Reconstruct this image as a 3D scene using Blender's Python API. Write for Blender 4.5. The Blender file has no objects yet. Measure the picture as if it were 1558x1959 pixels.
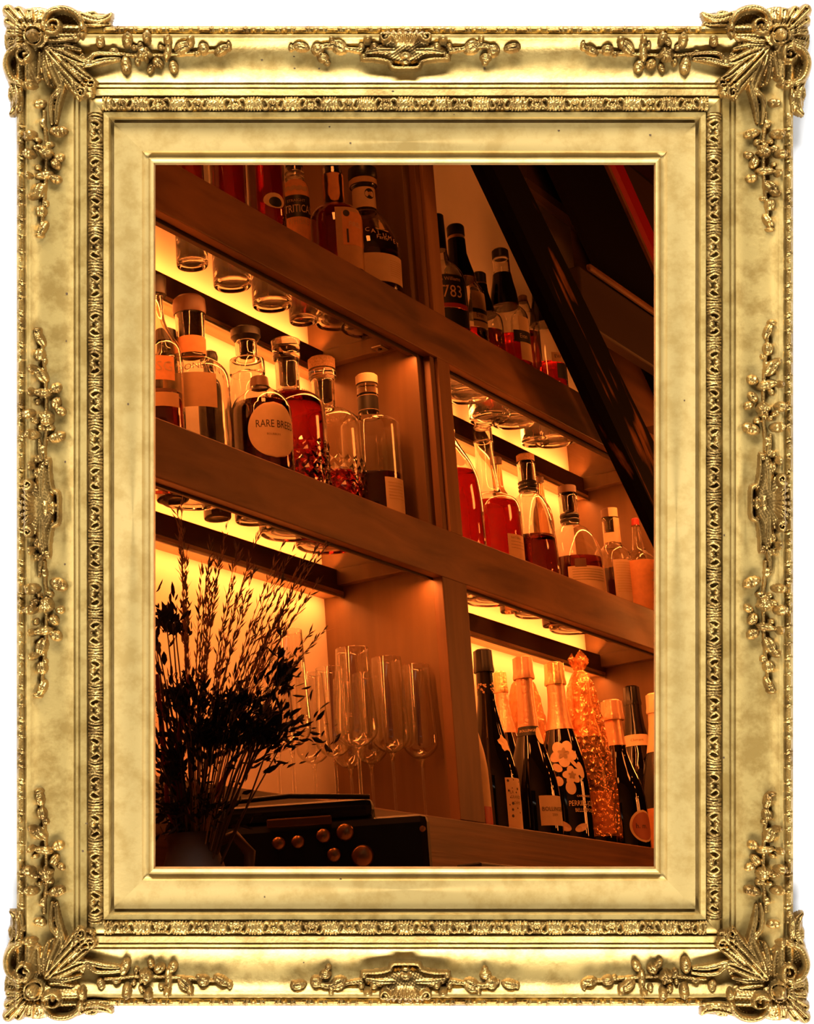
import bpy, bmesh, math, random
import numpy as np
from mathutils import Matrix, Vector
random.seed(7); rng = np.random.default_rng(7)
sc = bpy.context.scene
COL = sc.collection

# ------------------------------------------------------------------ camera
F = 4000.0; CX, CY = 779.0, 979.5; S = 1.65; ZC = 1.0
def cam_rot(a, b, c):
    f = np.array([math.cos(b)*math.cos(a), math.cos(b)*math.sin(a), math.sin(b)])
    r0 = np.cross(f, [0, 0, 1]); r0 /= np.linalg.norm(r0); u0 = np.cross(r0, f)
    r = math.cos(c)*r0 + math.sin(c)*u0; u = -math.sin(c)*r0 + math.cos(c)*u0
    return np.array([r, -u, f])
M = cam_rot(math.radians(28.75), math.radians(15.14), math.radians(-4.18))
CAM = np.array([0, 0, ZC])
def ray(x, y): return M.T @ np.array([x-CX, y-CY, F])
def on(x, y, ax, v):
    """point of the photo's sight line (x, y) on the plane axis ax = v (metres)"""
    d = ray(x, y); return CAM + d*((v-CAM[ax])/d[ax])
def atd(x, y, D): return CAM + ray(x, y)*(D/F)
def prj(P):
    q = M @ (np.asarray(P, float)-CAM); return np.array([CX+F*q[0]/q[2], CY+F*q[1]/q[2]])
def dep(P): return float((M @ (np.asarray(P, float)-CAM))[2])
cam = bpy.data.cameras.new('camera'); cam_ob = bpy.data.objects.new('camera', cam); COL.objects.link(cam_ob)
cam.sensor_fit = 'VERTICAL'; cam.sensor_height = 36; cam.lens = F/1959*36
cam.clip_start = .05; cam.clip_end = 60
mw = Matrix.Identity(4)
for i in range(3):
    mw[i][0] = M[0][i]; mw[i][1] = -M[1][i]; mw[i][2] = -M[2][i]; mw[i][3] = CAM[i]
cam_ob.matrix_world = mw
sc.camera = cam_ob

# ------------------------------------------------------------------ helpers
def link(o, parent=None):
    COL.objects.link(o)
    if parent is not None: o.parent = parent
    return o
def tag(o, label=None, cat=None, group=None, kind=None):
    if label: o['label'] = label
    if cat: o['category'] = cat
    if group: o['group'] = group
    if kind: o['kind'] = kind
    return o
def empty(name, loc=(0, 0, 0), rotz=0, parent=None):
    o = bpy.data.objects.new(name, None); o.location = loc; o.rotation_euler = (0, 0, rotz)
    o.empty_display_size = .05
    return link(o, parent)
def mesh_ob(name, V, Fc, mat, parent=None, smooth=False, mats=None, mi=None, loc=None):
    me = bpy.data.meshes.new(name)
    me.from_pydata([tuple(map(float, v)) for v in V], [], [tuple(int(i) for i in f) for f in Fc])
    for m in (mats if mats else [mat]): me.materials.append(m)
    if mi is not None: me.polygons.foreach_set('material_index', list(mi))
    if smooth: me.polygons.foreach_set('use_smooth', [True]*len(me.polygons))
    me.update()
    o = bpy.data.objects.new(name, me)
    if loc is not None: o.location = loc
    return link(o, parent)
class MB:
    """collects shapes into one mesh"""
    def __init__(s): s.V = []; s.F = []; s.SM = []; s.MI = []
    def add(s, V, Fc, smooth=False, mi=0):
        n = len(s.V); s.V += [tuple(v) for v in V]
        s.F += [tuple(i+n for i in f) for f in Fc]; s.SM += [smooth]*len(Fc); s.MI += [mi]*len(Fc)
        return s
    def box(s, lo, hi, mi=0, bev=0.0):
        (x0, y0, z0), (x1, y1, z1) = lo, hi
        if bev <= 0:
            V = [(x, y, z) for z in (z0, z1) for y in (y0, y1) for x in (x0, x1)]
            return s.add(V, [(0, 2, 3, 1), (4, 5, 7, 6), (0, 1, 5, 4), (2, 6, 7, 3), (0, 4, 6, 2), (1, 3, 7, 5)], mi=mi)
        bm = bmesh.new(); bmesh.ops.create_cube(bm, size=1)
        for v in bm.verts:
            v.co = ((x0+x1)/2+v.co.x*(x1-x0), (y0+y1)/2+v.co.y*(y1-y0), (z0+z1)/2+v.co.z*(z1-z0))
        bmesh.ops.bevel(bm, geom=bm.edges[:], offset=bev, segments=2, affect='EDGES', profile=.5)
        bm.verts.index_update()
        s.add([v.co[:] for v in bm.verts], [[v.index for v in f.verts] for f in bm.faces], mi=mi); bm.free()
        return s
    def lathe(s, prof, n=48, c=(0, 0, 0), ex=2.0, ky=1.0, rot=0.0, mi=0, caps=True):
        """prof: (r, z) from bottom to top; ex: superellipse exponent; ky: depth ratio"""
        V = []; m = len(prof); cr, sr = math.cos(rot), math.sin(rot)
        for r, z in prof:
            for k in range(n):
                t = 2*math.pi*k/n; a, b = math.cos(t), math.sin(t)
                if ex != 2.0:
                    q = (abs(a)**ex+abs(b)**ex)**(-1/ex); a *= q; b *= q
                x, y = r*a, r*b*ky
                V.append((c[0]+x*cr-y*sr, c[1]+x*sr+y*cr, c[2]+z))
        Fc = []
        for i in range(m-1):
            for k in range(n):
                k2 = (k+1) % n
                Fc.append((i*n+k, i*n+k2, (i+1)*n+k2, (i+1)*n+k))
        if caps:
            if prof[0][0] > 1e-6: Fc.append(tuple(range(n))[::-1])
            if prof[-1][0] > 1e-6: Fc.append(tuple((m-1)*n+k for k in range(n)))
        return s.add(V, Fc, True, mi)
    def tube(s, pts, rad, n=8, mi=0, caps=True):
        pts = [np.array(p, float) for p in pts]; m = len(pts)
        rr = rad if hasattr(rad, '__len__') else [rad]*m
        V = []; up = np.array([0.13, 0.31, .94])
        for i, p in enumerate(pts):
            t = pts[min(i+1, m-1)]-pts[max(i-1, 0)]; t /= (np.linalg.norm(t)+1e-12)
            a = np.cross(t, up)
            if np.linalg.norm(a) < 1e-4: a = np.cross(t, [1, 0, 0])
            a /= np.linalg.norm(a); b = np.cross(t, a)
            for k in range(n):
                th = 2*math.pi*k/n
                V.append(p+rr[i]*(math.cos(th)*a+math.sin(th)*b))
        Fc = [(i*n+k, i*n+(k+1) % n, (i+1)*n+(k+1) % n, (i+1)*n+k) for i in range(m-1) for k in range(n)]
        if caps: Fc += [tuple(range(n))[::-1], tuple((m-1)*n+k for k in range(n))]
        return s.add(V, Fc, True, mi)
    def build(s, name, mat, parent=None, loc=None, mats=None):
        if not s.V: return None
        o = mesh_ob(name, s.V, s.F, mat, parent, mats=mats, mi=s.MI, loc=loc)
        o.data.polygons.foreach_set('use_smooth', s.SM); o.data.update()
        return o
def smooth_sharp(o, ang=40):
    me = o.data
    me.polygons.foreach_set('use_smooth', [True]*len(me.polygons))
    try: me.set_sharp_from_angle(angle=math.radians(ang))
    except Exception: pass
    return o

# ------------------------------------------------------------------ materials
def new_mat(name):
    m = bpy.data.materials.new(name); m.use_nodes = True
    nt = m.node_tree; b = nt.nodes['Principled BSDF']; return m, nt, b
def plain(name, col, rough=.5, metal=0.0, spec=.5, coat=0.0, noise=0.0, nscale=40, bump=0.0, bscale=200):
    m, nt, b = new_mat(name)
    b.inputs['Base Color'].default_value = (*col, 1); b.inputs['Roughness'].default_value = rough
    b.inputs['Metallic'].default_value = metal; b.inputs['Specular IOR Level'].default_value = spec
    b.inputs['Coat Weight'].default_value = coat
    if noise or bump:
        tc = nt.nodes.new('ShaderNodeTexCoord')
    if noise:
        n = nt.nodes.new('ShaderNodeTexNoise'); n.inputs['Scale'].default_value = nscale; n.inputs['Detail'].default_value = 5
        nt.links.new(tc.outputs['Object'], n.inputs['Vector'])
        r = nt.nodes.new('ShaderNodeMix'); r.data_type = 'RGBA'
        r.inputs['A'].default_value = (*[c*(1-noise) for c in col], 1); r.inputs['B'].default_value = (*[min(1, c*(1+noise)) for c in col], 1)
        mp = nt.nodes.new('ShaderNodeMapRange'); mp.inputs['From Min'].default_value = .3; mp.inputs['From Max'].default_value = .7
        nt.links.new(n.outputs['Fac'], mp.inputs['Value']); nt.links.new(mp.outputs['Result'], r.inputs['Factor'])
        nt.links.new(r.outputs['Result'], b.inputs['Base Color'])
    if bump:
        n2 = nt.nodes.new('ShaderNodeTexNoise'); n2.inputs['Scale'].default_value = bscale; n2.inputs['Detail'].default_value = 3
        nt.links.new(tc.outputs['Object'], n2.inputs['Vector'])
        bp = nt.nodes.new('ShaderNodeBump'); bp.inputs['Strength'].default_value = bump; bp.inputs['Distance'].default_value = .002
        nt.links.new(n2.outputs['Fac'], bp.inputs['Height']); nt.links.new(bp.outputs['Normal'], b.inputs['Normal'])
    return m
def wood(name, dark, light, scale=6.0, axis='X', rough=.55, stretch=18.0, contrast=1.0, bump=.25):
    """grain running along one axis"""
    m, nt, b = new_mat(name); N = nt.nodes; L = nt.links
    tc = N.new('ShaderNodeTexCoord'); mp = N.new('ShaderNodeMapping')
    sc_ = {'X': (scale, scale*stretch, scale*stretch), 'Y': (scale*stretch, scale, scale*stretch), 'Z': (scale*stretch, scale*stretch, scale)}[axis]
    mp.inputs['Scale'].default_value = sc_
    L.new(tc.outputs['Object'], mp.inputs['Vector'])
    n = N.new('ShaderNodeTexNoise'); n.inputs['Scale'].default_value = 1.0; n.inputs['Detail'].default_value = 7; n.inputs['Distortion'].default_value = .6
    L.new(mp.outputs['Vector'], n.inputs['Vector'])
    n2 = N.new('ShaderNodeTexNoise'); n2.inputs['Scale'].default_value = 5.0; n2.inputs['Detail'].default_value = 4
    L.new(tc.outputs['Object'], n2.inputs['Vector'])
    ad = N.new('ShaderNodeMath'); ad.operation = 'MULTIPLY_ADD'; ad.inputs[1].default_value = .55
    L.new(n2.outputs['Fac'], ad.inputs[0]); L.new(n.outputs['Fac'], ad.inputs[2])
    cr = N.new('ShaderNodeValToRGB'); e = cr.color_ramp.elements
    e[0].position = .78-.25*contrast; e[0].color = (*dark, 1); e[1].position = .78+.22*contrast; e[1].color = (*light, 1)
    L.new(ad.outputs[0], cr.inputs['Fac']); L.new(cr.outputs['Color'], b.inputs['Base Color'])
    b.inputs['Roughness'].default_value = rough
    bp = N.new('ShaderNodeBump'); bp.inputs['Strength'].default_value = bump; bp.inputs['Distance'].default_value = .0015
    L.new(n.outputs['Fac'], bp.inputs['Height']); L.new(bp.outputs['Normal'], b.inputs['Normal'])
    return m
def gilt(name, col, worn, rough=.42, metal=.55, bump=.35, wear=.5, stretch=None, aniso=0.0):
    """hand-laid gold leaf: streaked, slightly rubbed"""
    m, nt, b = new_mat(name); N = nt.nodes; L = nt.links
    tc = N.new('ShaderNodeTexCoord')
    n = N.new('ShaderNodeTexNoise'); n.inputs['Scale'].default_value = 42; n.inputs['Detail'].default_value = 8; n.inputs['Roughness'].default_value = .65
    v = N.new('ShaderNodeMapping'); v.inputs['Scale'].default_value = stretch or (1, 1, 1)
    L.new(tc.outputs['Object'], v.inputs['Vector']); L.new(v.outputs['Vector'], n.inputs['Vector'])
    cr = N.new('ShaderNodeValToRGB'); e = cr.color_ramp.elements
    e[0].position = .5-.28*wear; e[0].color = (*worn, 1); e[1].position = .56; e[1].color = (*col, 1)
    L.new(n.outputs['Fac'], cr.inputs['Fac']); L.new(cr.outputs['Color'], b.inputs['Base Color'])
    b.inputs['Metallic'].default_value = metal; b.inputs['Roughness'].default_value = rough
    if aniso:                                            # burnished along the run of the moulding
        tg = N.new('ShaderNodeTangent'); tg.direction_type = 'RADIAL'; tg.axis = 'Z'
        b.inputs['Anisotropic'].default_value = aniso; L.new(tg.outputs[0], b.inputs['Tangent'])
    n2 = N.new('ShaderNodeTexNoise'); n2.inputs['Scale'].default_value = 260; n2.inputs['Detail'].default_value = 4
    L.new(v.outputs['Vector'], n2.inputs['Vector'])
    bp = N.new('ShaderNodeBump'); bp.inputs['Strength'].default_value = bump; bp.inputs['Distance'].default_value = .0012
    L.new(n2.outputs['Fac'], bp.inputs['Height']); L.new(bp.outputs['Normal'], b.inputs['Normal'])
    return m
# ------------------------------------------------------------------ the white wall and the gilded frame
D0 = 2.0                               # the wall's face, metres along the view
SP = (D0-.02)/F                        # metres per photo pixel at the middle of the frame's relief
frame = empty('picture_frame')
fm = mw.copy(); ctr = CAM + M[2]*D0
for i in range(3): fm[i][3] = ctr[i]
frame.matrix_world = fm
tag(frame, 'ornate gilded picture frame with carved corners hung on the white wall', 'picture frame')
def fl(px, py, h): return ((px-CX)*SP, -(py-CY)*SP, h*SP)
M_white = plain('white_paint', (.86, .86, .86), .8)
G_rail = gilt('gilt_moulding', (.55, .375, .115), (.38, .235, .058), rough=.46, metal=.62, bump=.22, wear=.42, aniso=.5)
G_liner = gilt('gilt_liner', (.53, .365, .122), (.44, .285, .082), rough=.5, metal=.55, bump=.12, wear=.4, aniso=.45)
G_carve = gilt('gilt_carving', (.37, .22, .058), (.14, .072, .016), rough=.33, metal=.78, bump=.45, wear=.62)  # rubbed gold, made darker so the carving's shade sits in the colour
G_band = gilt('gilt_carved_band', (.44, .275, .075), (.19, .10, .022), rough=.34, metal=.7, bump=.4, wear=.6)  # band's gold is darkened too, shade of its leaves in the colour

def wall_with_hole():
    W, T, ya, yb = 7.0, .03, -2.08, 2.3
    x0, x1 = (279-CX)*SP, (1268-CX)*SP; y1, y0 = -(298-CY)*SP, -(1675-CY)*SP
    m = MB()
    for lo, hi in (((-W/2, ya), (x0, yb)), ((x1, ya), (W/2, yb)), ((x0, ya), (x1, y0)), ((x0, y1), (x1, yb))):
        m.box((lo[0], lo[1], -T), (hi[0], hi[1], 0))
    o = m.build('wall_front', M_white); o.matrix_world = fm
    tag(o, 'plain white wall behind the gilded frame', 'wall', kind='structure')
wall_with_hole()
def baffle():  # added baffle behind the thin wall, blocks room light from the bar
    V = []
    for D in (D0+.0295, D0+.42):
        for px, py in ((279.5, 298.5), (1267.5, 298.5), (1267.5, 1674.5), (279.5, 1674.5)):
            k = D if D > 2.1 else D0-.02
            V.append(((px-CX)*k/F, -(py-CY)*k/F, D0-D))
    o = mesh_ob('light_baffle', V, [(i, (i+1) % 4, 4+(i+1) % 4, 4+i) for i in range(4)], plain('black_baffle', (.006, .006, .006), .95, spec=.05)); o.matrix_world = fm
    tag(o, 'unseen black baffle added behind the opening to keep room light out of the bar', 'wall', kind='structure')
baffle()

# moulding profile: offset from the outer edge (px) -> height (px)
PROF = [(0, 0), (0, 30), (2, 36), (8, 40), (15, 37), (17.5, 33), (19.5, 43), (23, 47), (27, 46), (30, 43), (38, 34), (50, 27), (66, 22), (80, 20),
        (94, 21), (104, 24), (111, 27), (112.5, 23), (115, 23), (116, 30), (121, 31), (122, 27), (124.5, 27), (125.5, 34), (138, 36), (139, 30),
        (140, 28), (142, 31), (148, 36), (156, 37), (164, 35), (169, 30), (170, 30), (171.5, 37), (181, 35), (183, 30), (184, 14), (189, 12), (190, 24),
        (243, 11), (246, 6), (250, 3), (255, 3), (257.5, 8), (260, 13), (263, 14), (266, 12), (267, 8), (267.5, -6), (266.5, -14), (262, -22)]
PO = np.array([p[0] for p in PROF]); PH = np.array([p[1] for p in PROF])
_k = [i for i in range(1, len(PROF)) if PROF[i][0] >= PROF[i-1][0]][:47]
PXO = np.array([PROF[i][0] for i in _k]); PXH = np.array([PROF[i][1] for i in _k])
OUT = dict(l=30.0, r=1520.0, t=47.0, b=1927.0)
INN = dict(l=290.5, r=1258.5, t=306.0, b=1667.5)
WD = {k: abs(INN[k]-OUT[k])/266.0 for k in OUT}
def base_h(px, py):
    o = np.minimum(np.minimum((px-OUT['l'])/WD['l'], (OUT['r']-px)/WD['r']), np.minimum((py-OUT['t'])/WD['t'], (OUT['b']-py)/WD['b']))
    return np.where(o < 0, 26.0, np.interp(o, PXO, PXH))
def pxy(side, s, t):
    """s along the rail (photo px of x or y), t px inwards from the outer edge"""
    t = np.asarray(t, float); s = np.asarray(s, float)
    if side == 't': return s, OUT['t']+t*WD['t']
    if side == 'b': return s, OUT['b']-t*WD['b']
    if side == 'l': return OUT['l']+t*WD['l'], s
    return OUT['r']-t*WD['r'], s
def rail_mesh(name, side, i0, i1, mat, wob=0.0):
    """one mitred side of the profile between two profile indices"""
    pr = PROF[i0:i1+1]; n = 60; V = []; Fc = []
    for j in range(n+1):
        f = j/n
        for (o, h) in pr:
            if side in 'tb':
                a = OUT['l']+o*WD['l']; b = OUT['r']-o*WD['r']
                x = a+(b-a)*f; y = pxy(side, 0, o)[1]
            else:
                a = OUT['t']+o*WD['t']; b = OUT['b']-o*WD['b']
                y = a+(b-a)*f; x = pxy(side, o*0+0, o)[0]
            w = wob*(math.sin(f*31+o*.05)+.6*math.sin(f*83+1.3+o*.02)) if 0 < j < n else 0
            V.append(fl(x, y, h+w))
    k = len(pr)
    for j in range(n):
        for i in range(k-1):
            q = (j*k+i, (j+1)*k+i, (j+1)*k+i+1, j*k+i+1)
            Fc.append(q if side in 'tr' and side == 't' or side == 'r' and False else q)
    o = mesh_ob(name, V, Fc, mat, frame, smooth=True)
    bm = bmesh.new(); bm.from_mesh(o.data); bmesh.ops.recalc_face_normals(bm, faces=bm.faces[:]); 
    # open strip: make the normals look out of the wall
    if sum(f.normal.z*f.calc_area() for f in bm.faces) < 0: bmesh.ops.reverse_faces(bm, faces=bm.faces[:])
    bm.to_mesh(o.data); bm.free()
    smooth_sharp(o, 38)
    return o
i_liner = PROF.index((184, 14)); 
for sd in 'tblr':
    rail_mesh('rail', sd, 0, i_liner, G_rail, .5)
for sd in 'tblr':
    rail_mesh('liner', sd, i_liner, len(PROF)-1, G_liner, .25)

class Relief:
    """carved relief as a height field in photo px, laid on the moulding"""
    def __init__(s, x0, y0, x1, y1, res):
        s.x = np.arange(x0, x1+res, res); s.y = np.arange(y0, y1+res, res)
        s.X, s.Y = np.meshgrid(s.x, s.y); s.H = np.full(s.X.shape, -9.0)
    def put(s, h): s.H = np.maximum(s.H, h)
    def ball(s, cx, cy, rx, ry=None, ang=0, h=10, crease=0, p=.5):
        ry = ry or rx; a = math.radians(ang); dx, dy = s.X-cx, s.Y-cy
        u = (dx*math.cos(a)+dy*math.sin(a))/rx; v = (-dx*math.sin(a)+dy*math.cos(a))/ry
        q = 1-(u*u+v*v); H = np.where(q > 0, h*np.power(np.maximum(q, 0), p), -9)
        if crease: H = np.where(q > 0, H-crease*np.exp(-(v/.22)**2)*np.clip(q*2, 0, 1), H)
        s.put(H)
    def stroke(s, pts, w, h, crease=0, p=.5):
        """ridge along a polyline, width and height varying along it"""
        P = np.array(pts, float)
        if len(P) > 2:                                   # smooth the polyline
            t = np.linspace(0, len(P)-1, (len(P)-1)*5+1); Q = []
            for tt in t:
                i = min(int(tt), len(P)-2); f = tt-i
                p0, p1, p2, p3 = P[max(i-1, 0)], P[i], P[i+1], P[min(i+2, len(P)-1)]
                Q.append(.5*((2*p1)+(-p0+p2)*f+(2*p0-5*p1+4*p2-p3)*f*f+(-p0+3*p1-3*p2+p3)*f**3))
            P = np.array(Q)
        n = len(P); wt = np.interp(np.linspace(0, 1, n), np.linspace(0, 1, len(w)), w) if hasattr(w, '__len__') else np.full(n, w)
        ht = np.interp(np.linspace(0, 1, n), np.linspace(0, 1, len(h)), h) if hasattr(h, '__len__') else np.full(n, h)
        R = wt.max(); lo, hi = P.min(0)-R, P.max(0)+R
        sl = (s.X > lo[0]) & (s.X < hi[0]) & (s.Y > lo[1]) & (s.Y < hi[1])
        if not sl.any(): return
        x, y = s.X[sl], s.Y[sl]; best = np.full(x.shape, 9.0); hb = np.zeros(x.shape)
        for i in range(n-1):
            a, b = P[i], P[i+1]; ab = b-a; L2 = ab@ab+1e-9
            f = np.clip(((x-a[0])*ab[0]+(y-a[1])*ab[1])/L2, 0, 1)
            d = np.hypot(x-a[0]-f*ab[0], y-a[1]-f*ab[1])/(wt[i]+(wt[i+1]-wt[i])*f)
            m = d < best; best = np.where(m, d, best); hb = np.where(m, ht[i]+(ht[i+1]-ht[i])*f, hb)
        q = 1-best**2; H = np.where(q > 0, hb*np.power(np.maximum(q, 0), p), -9)
        if crease: H = np.where(q > 0, H-crease*np.exp(-(best/.25)**2), H)
        s.H[sl] = np.maximum(s.H[sl], H)
    def spiral(s, cx, cy, r0, r1, a0, turns, w, h, hand=1):
        n = int(14*turns)+2; pts = []
        for i in range(n):
            f = i/(n-1); a = math.radians(a0)+hand*2*math.pi*turns*f; r = r0+(r1-r0)*f
            pts.append((cx+r*math.cos(a), cy+r*math.sin(a)))
        s.stroke(pts, w, h); return pts
    def build(s, name, mat, mp, sink=3.0, rough=.6, basef=None, gain=1.0):
        """mp: (X, Y) grid -> photo px"""
        H = s.H; on_ = H > -5
        PX, PY = mp(s.X, s.Y)
        k = rough*(np.sin(s.X*.9+s.Y*.31)*np.sin(s.Y*.77-s.X*.2))
        bh = base_h(PX, PY) if basef is None else basef(PX, PY)
        Z = np.where(on_, bh+gain*np.maximum(H, 0)+k*(H > 1), bh-sink)
        ny, nx = H.shape
        face = on_[:-1, :-1] | on_[1:, :-1] | on_[:-1, 1:] | on_[1:, 1:]
        used = np.zeros(H.shape, bool)
        for dy in (0, 1):
            for dx in (0, 1): used[dy:ny-1+dy, dx:nx-1+dx] |= face
        idx = -np.ones(H.shape, int); idx[used] = np.arange(used.sum())
        V = np.stack([(PX[used]-CX)*SP, -(PY[used]-CY)*SP, Z[used]*SP], 1)
        jj, ii = np.nonzero(face)
        Q = np.stack([idx[jj, ii], idx[jj, ii+1], idx[jj+1, ii+1], idx[jj+1, ii]], 1)
        # orientation
        a, b, c = V[Q[0][0]], V[Q[0][1]], V[Q[0][3]]
        if np.cross(b-a, c-a)[2] < 0: Q = Q[:, ::-1]
        me = bpy.data.meshes.new(name); me.from_pydata(V.tolist(), [], Q.tolist()); me.materials.append(mat)
        me.polygons.foreach_set('use_smooth', [True]*len(me.polygons)); me.update()
        return link(bpy.data.objects.new(name, me), frame)

# carved leaf band and beaded outer edge, each side
def band(side, a, b):
    L = b-a; R = Relief(0, 0, L, 30, 1.5); per = L/round(L/74); n = round(L/74)
    r = random.Random(hash(side) % 7+3)
    R.put(np.where(R.H < 0, .2, 0))
    for i in range(n):
        c = (i+.5)*per; j = lambda q: r.uniform(-q, q)
        fl_ = 1 if i % 2 else -1
        for sgn in (-1, 1):
            for u in (25, 30.5, 36):
                R.stroke([(c+sgn*u+j(1), 2), (c+sgn*(u+1.5)+j(1), 15+j(1)), (c+sgn*u+j(1), 28)], [2.0, 2.7, 2.0], 7+j(1.2))
            y0, y1 = (5, 26) if fl_ > 0 else (26, 5)
            R.stroke([(c+sgn*20, y1), (c+sgn*22, (y0+y1)/2+j(1)), (c+sgn*15, y0+j(1)), (c+sgn*8, y0+fl_*6), (c+sgn*11+j(1), y0+fl_*12)], [2.2, 3, 3, 2.6, 2.4], 8+j(1))
            R.stroke([(c+sgn*3, y1), (c+sgn*9+j(1), (y0+y1)/2+fl_*3), (c+sgn*15, y1-fl_*3)], [2.4, 3.2, 2], 6.5)
        R.ball(c+j(1), y1-fl_*5, 4, 6, 0, 7); R.ball(c+j(1), y0+fl_*3, 3, 3.5, 0, 5.5)
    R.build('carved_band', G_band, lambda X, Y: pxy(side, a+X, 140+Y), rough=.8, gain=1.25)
band('t', 196, 1355); band('b', 200, 1352); band('l', 215, 1765); band('r', 215, 1760)
def beading(side, a, b):
    L = b-a; R = Relief(0, 0, L, 17, 1.5); n = round(L/30); per = L/n; r = random.Random(5)
    R.put(np.where(R.H < 0, .2, 0))
    for i in range(n):
        c = (i+.5)*per+r.uniform(-2, 2)
        if i % 2: R.ball(c, 9, 5.2, 5.2, 0, 7)
        else:
            R.stroke([(c-8, 8), (c+8, 8)], 4, 6.5); R.stroke([(c-11, 13), (c+11, 13.5)], 2, 3)
        R.stroke([(c+per/2-1, 2), (c+per/2+2, 15)], 1.8, 4)
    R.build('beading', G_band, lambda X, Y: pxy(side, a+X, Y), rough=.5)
beading('t', 196, 1350); beading('b', 196, 1350); beading('l', 210, 1765); beading('r', 215, 1765)

# corner cartouches (canonical: top left, px from the outer tip; symmetric about the diagonal)
def corner(cx, cy, fx, fy, seed):
    r = random.Random(seed); R = Relief(-4, -4, 226, 226, 1.6)
    j = lambda q=1.2: r.uniform(-q, q)
    def both(fn, *pts, **k):
        fn([(x, y) for x, y in pts], **k); fn([(y, x) for x, y in pts], **k)
    def bball(x, y, rx, ry, ang, h, crease=0):
        R.ball(x, y, rx, ry, ang, h, crease); R.ball(y, x, rx, ry, 90-ang, h, crease)
    st = lambda pts, w=6, h=12, crease=0: R.stroke([(x+j(.8), y+j(.8)) for x, y in pts], w, h, crease)
    # plates under the carving
    R.ball(62, 62, 62, 62, 0, 7, p=.25); bball(112, 42, 46, 38, 0, 6); bball(118, 108, 40, 40, 0, 6); bball(172, 26, 34, 15, -6, 5)
    bball(150, 150, 24, 24, 0, 5)
    # shell of lobes round the outer tip
    R.stroke([(52, 52), (30, 30), (9, 8)], [7, 11, 13], [9, 19, 15], 6)
    both(st, (56, 50), (41, 26), (29, 9), w=[6, 9, 11], h=[9, 18, 14], crease=5)
    both(st, (61, 46), (54, 26), (51, 11), w=[5, 8, 9], h=[9, 17, 13], crease=4)
    both(st, (66, 46), (69, 28), (72, 14), w=[4, 7, 7], h=[8, 15, 11], crease=3)
    R.ball(60, 60, 15, 15, 0, 24); R.ball(60, 60, 6, 6, 0, 27)
    R.spiral(60, 60, 17, 17, 0, 1, 3.5, 15)
    # C scrolls
    for fl_ in (0, 1):
        sp = [(99, 44), (95, 51), (88, 47), (87, 37), (93, 29), (103, 30), (109, 39), (107, 50), (97, 56), (84, 50), (80, 36), (84, 21), (95, 11), (110, 7), (126, 9), (140, 16), (149, 29), (152, 46), (146, 58)]
        if fl_: sp = [(y, x) for x, y in sp]
        R.stroke([(x+j(.6), y+j(.6)) for x, y in sp], [3, 4, 5, 6, 7.5, 8.5, 9, 8, 4], [18, 17, 16, 17, 19, 21, 20, 17, 8], 0)
        q = (98, 43) if not fl_ else (43, 98); R.ball(*q, 5, 5, 0, 21)
    # outward leaf ends
    both(st, (140, 12), (158, 22), (180, 27), (198, 22), (207, 13), w=[6, 10, 12, 9, 3], h=[10, 15, 16, 13, 8], crease=4)
    both(st, (150, 30), (175, 35), (203, 34), w=[6, 8, 4], h=[9, 11, 7], crease=3)
    both(st, (160, 14), (172, 14), (182, 17), w=[5, 6, 3], h=[10, 11, 8])
    bball(154, 52, 8, 15, 5, 12, 3)
    # acanthus spray towards the inside
    R.stroke([(84, 84), (110, 112), (135, 138), (160, 160)], [8, 13, 14, 6], [16, 24, 20, 12], 7)
    both(st, (88, 84), (116, 94), (142, 106), (166, 112), w=[7, 12, 12, 4], h=[15, 21, 18, 10], crease=6)
    both(st, (90, 80), (120, 80), (147, 84), w=[6, 8, 4], h=[14, 15, 10], crease=3)
    both(st, (95, 88), (128, 112), (155, 134), (178, 146), w=[6, 11, 10, 4], h=[15, 19, 16, 9], crease=5)
    both(st, (145, 108), (163, 103), (176, 92), (200, 90), (224, 92), w=[5, 7, 6, 5, 3.5], h=[10, 13, 11, 8, 6])
    both(st, (92, 70), (112, 70), (134, 66), w=[5, 6, 3], h=[13, 12, 8])
    both(st, (108, 120), (114, 150), (104, 190), (100, 222), w=[6, 8, 7, 3], h=[12, 13, 10, 6], crease=3)
    for q in ((168, 150), (150, 168)):
        R.spiral(q[0], q[1], 2, 11, 30, 1.4, [3, 4.5], [13, 15], 1 if q[0] > q[1] else -1)
    R.ball(166, 166, 12, 12, 0, 13, 3); R.ball(140, 158, 7, 10, 30, 12); R.ball(158, 140, 10, 7, 30, 12)
    bball(186, 70, 9, 12, 20, 9, 2)
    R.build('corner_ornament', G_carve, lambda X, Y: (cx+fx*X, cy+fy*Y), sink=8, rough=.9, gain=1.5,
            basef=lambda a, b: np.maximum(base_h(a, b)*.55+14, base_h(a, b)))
corner(6, 11, 1, 1, 1); corner(1552, 10, -1, 1, 2); corner(6, 1952, 1, -1, 3); corner(1550, 1955, -1, -1, 4)

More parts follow.
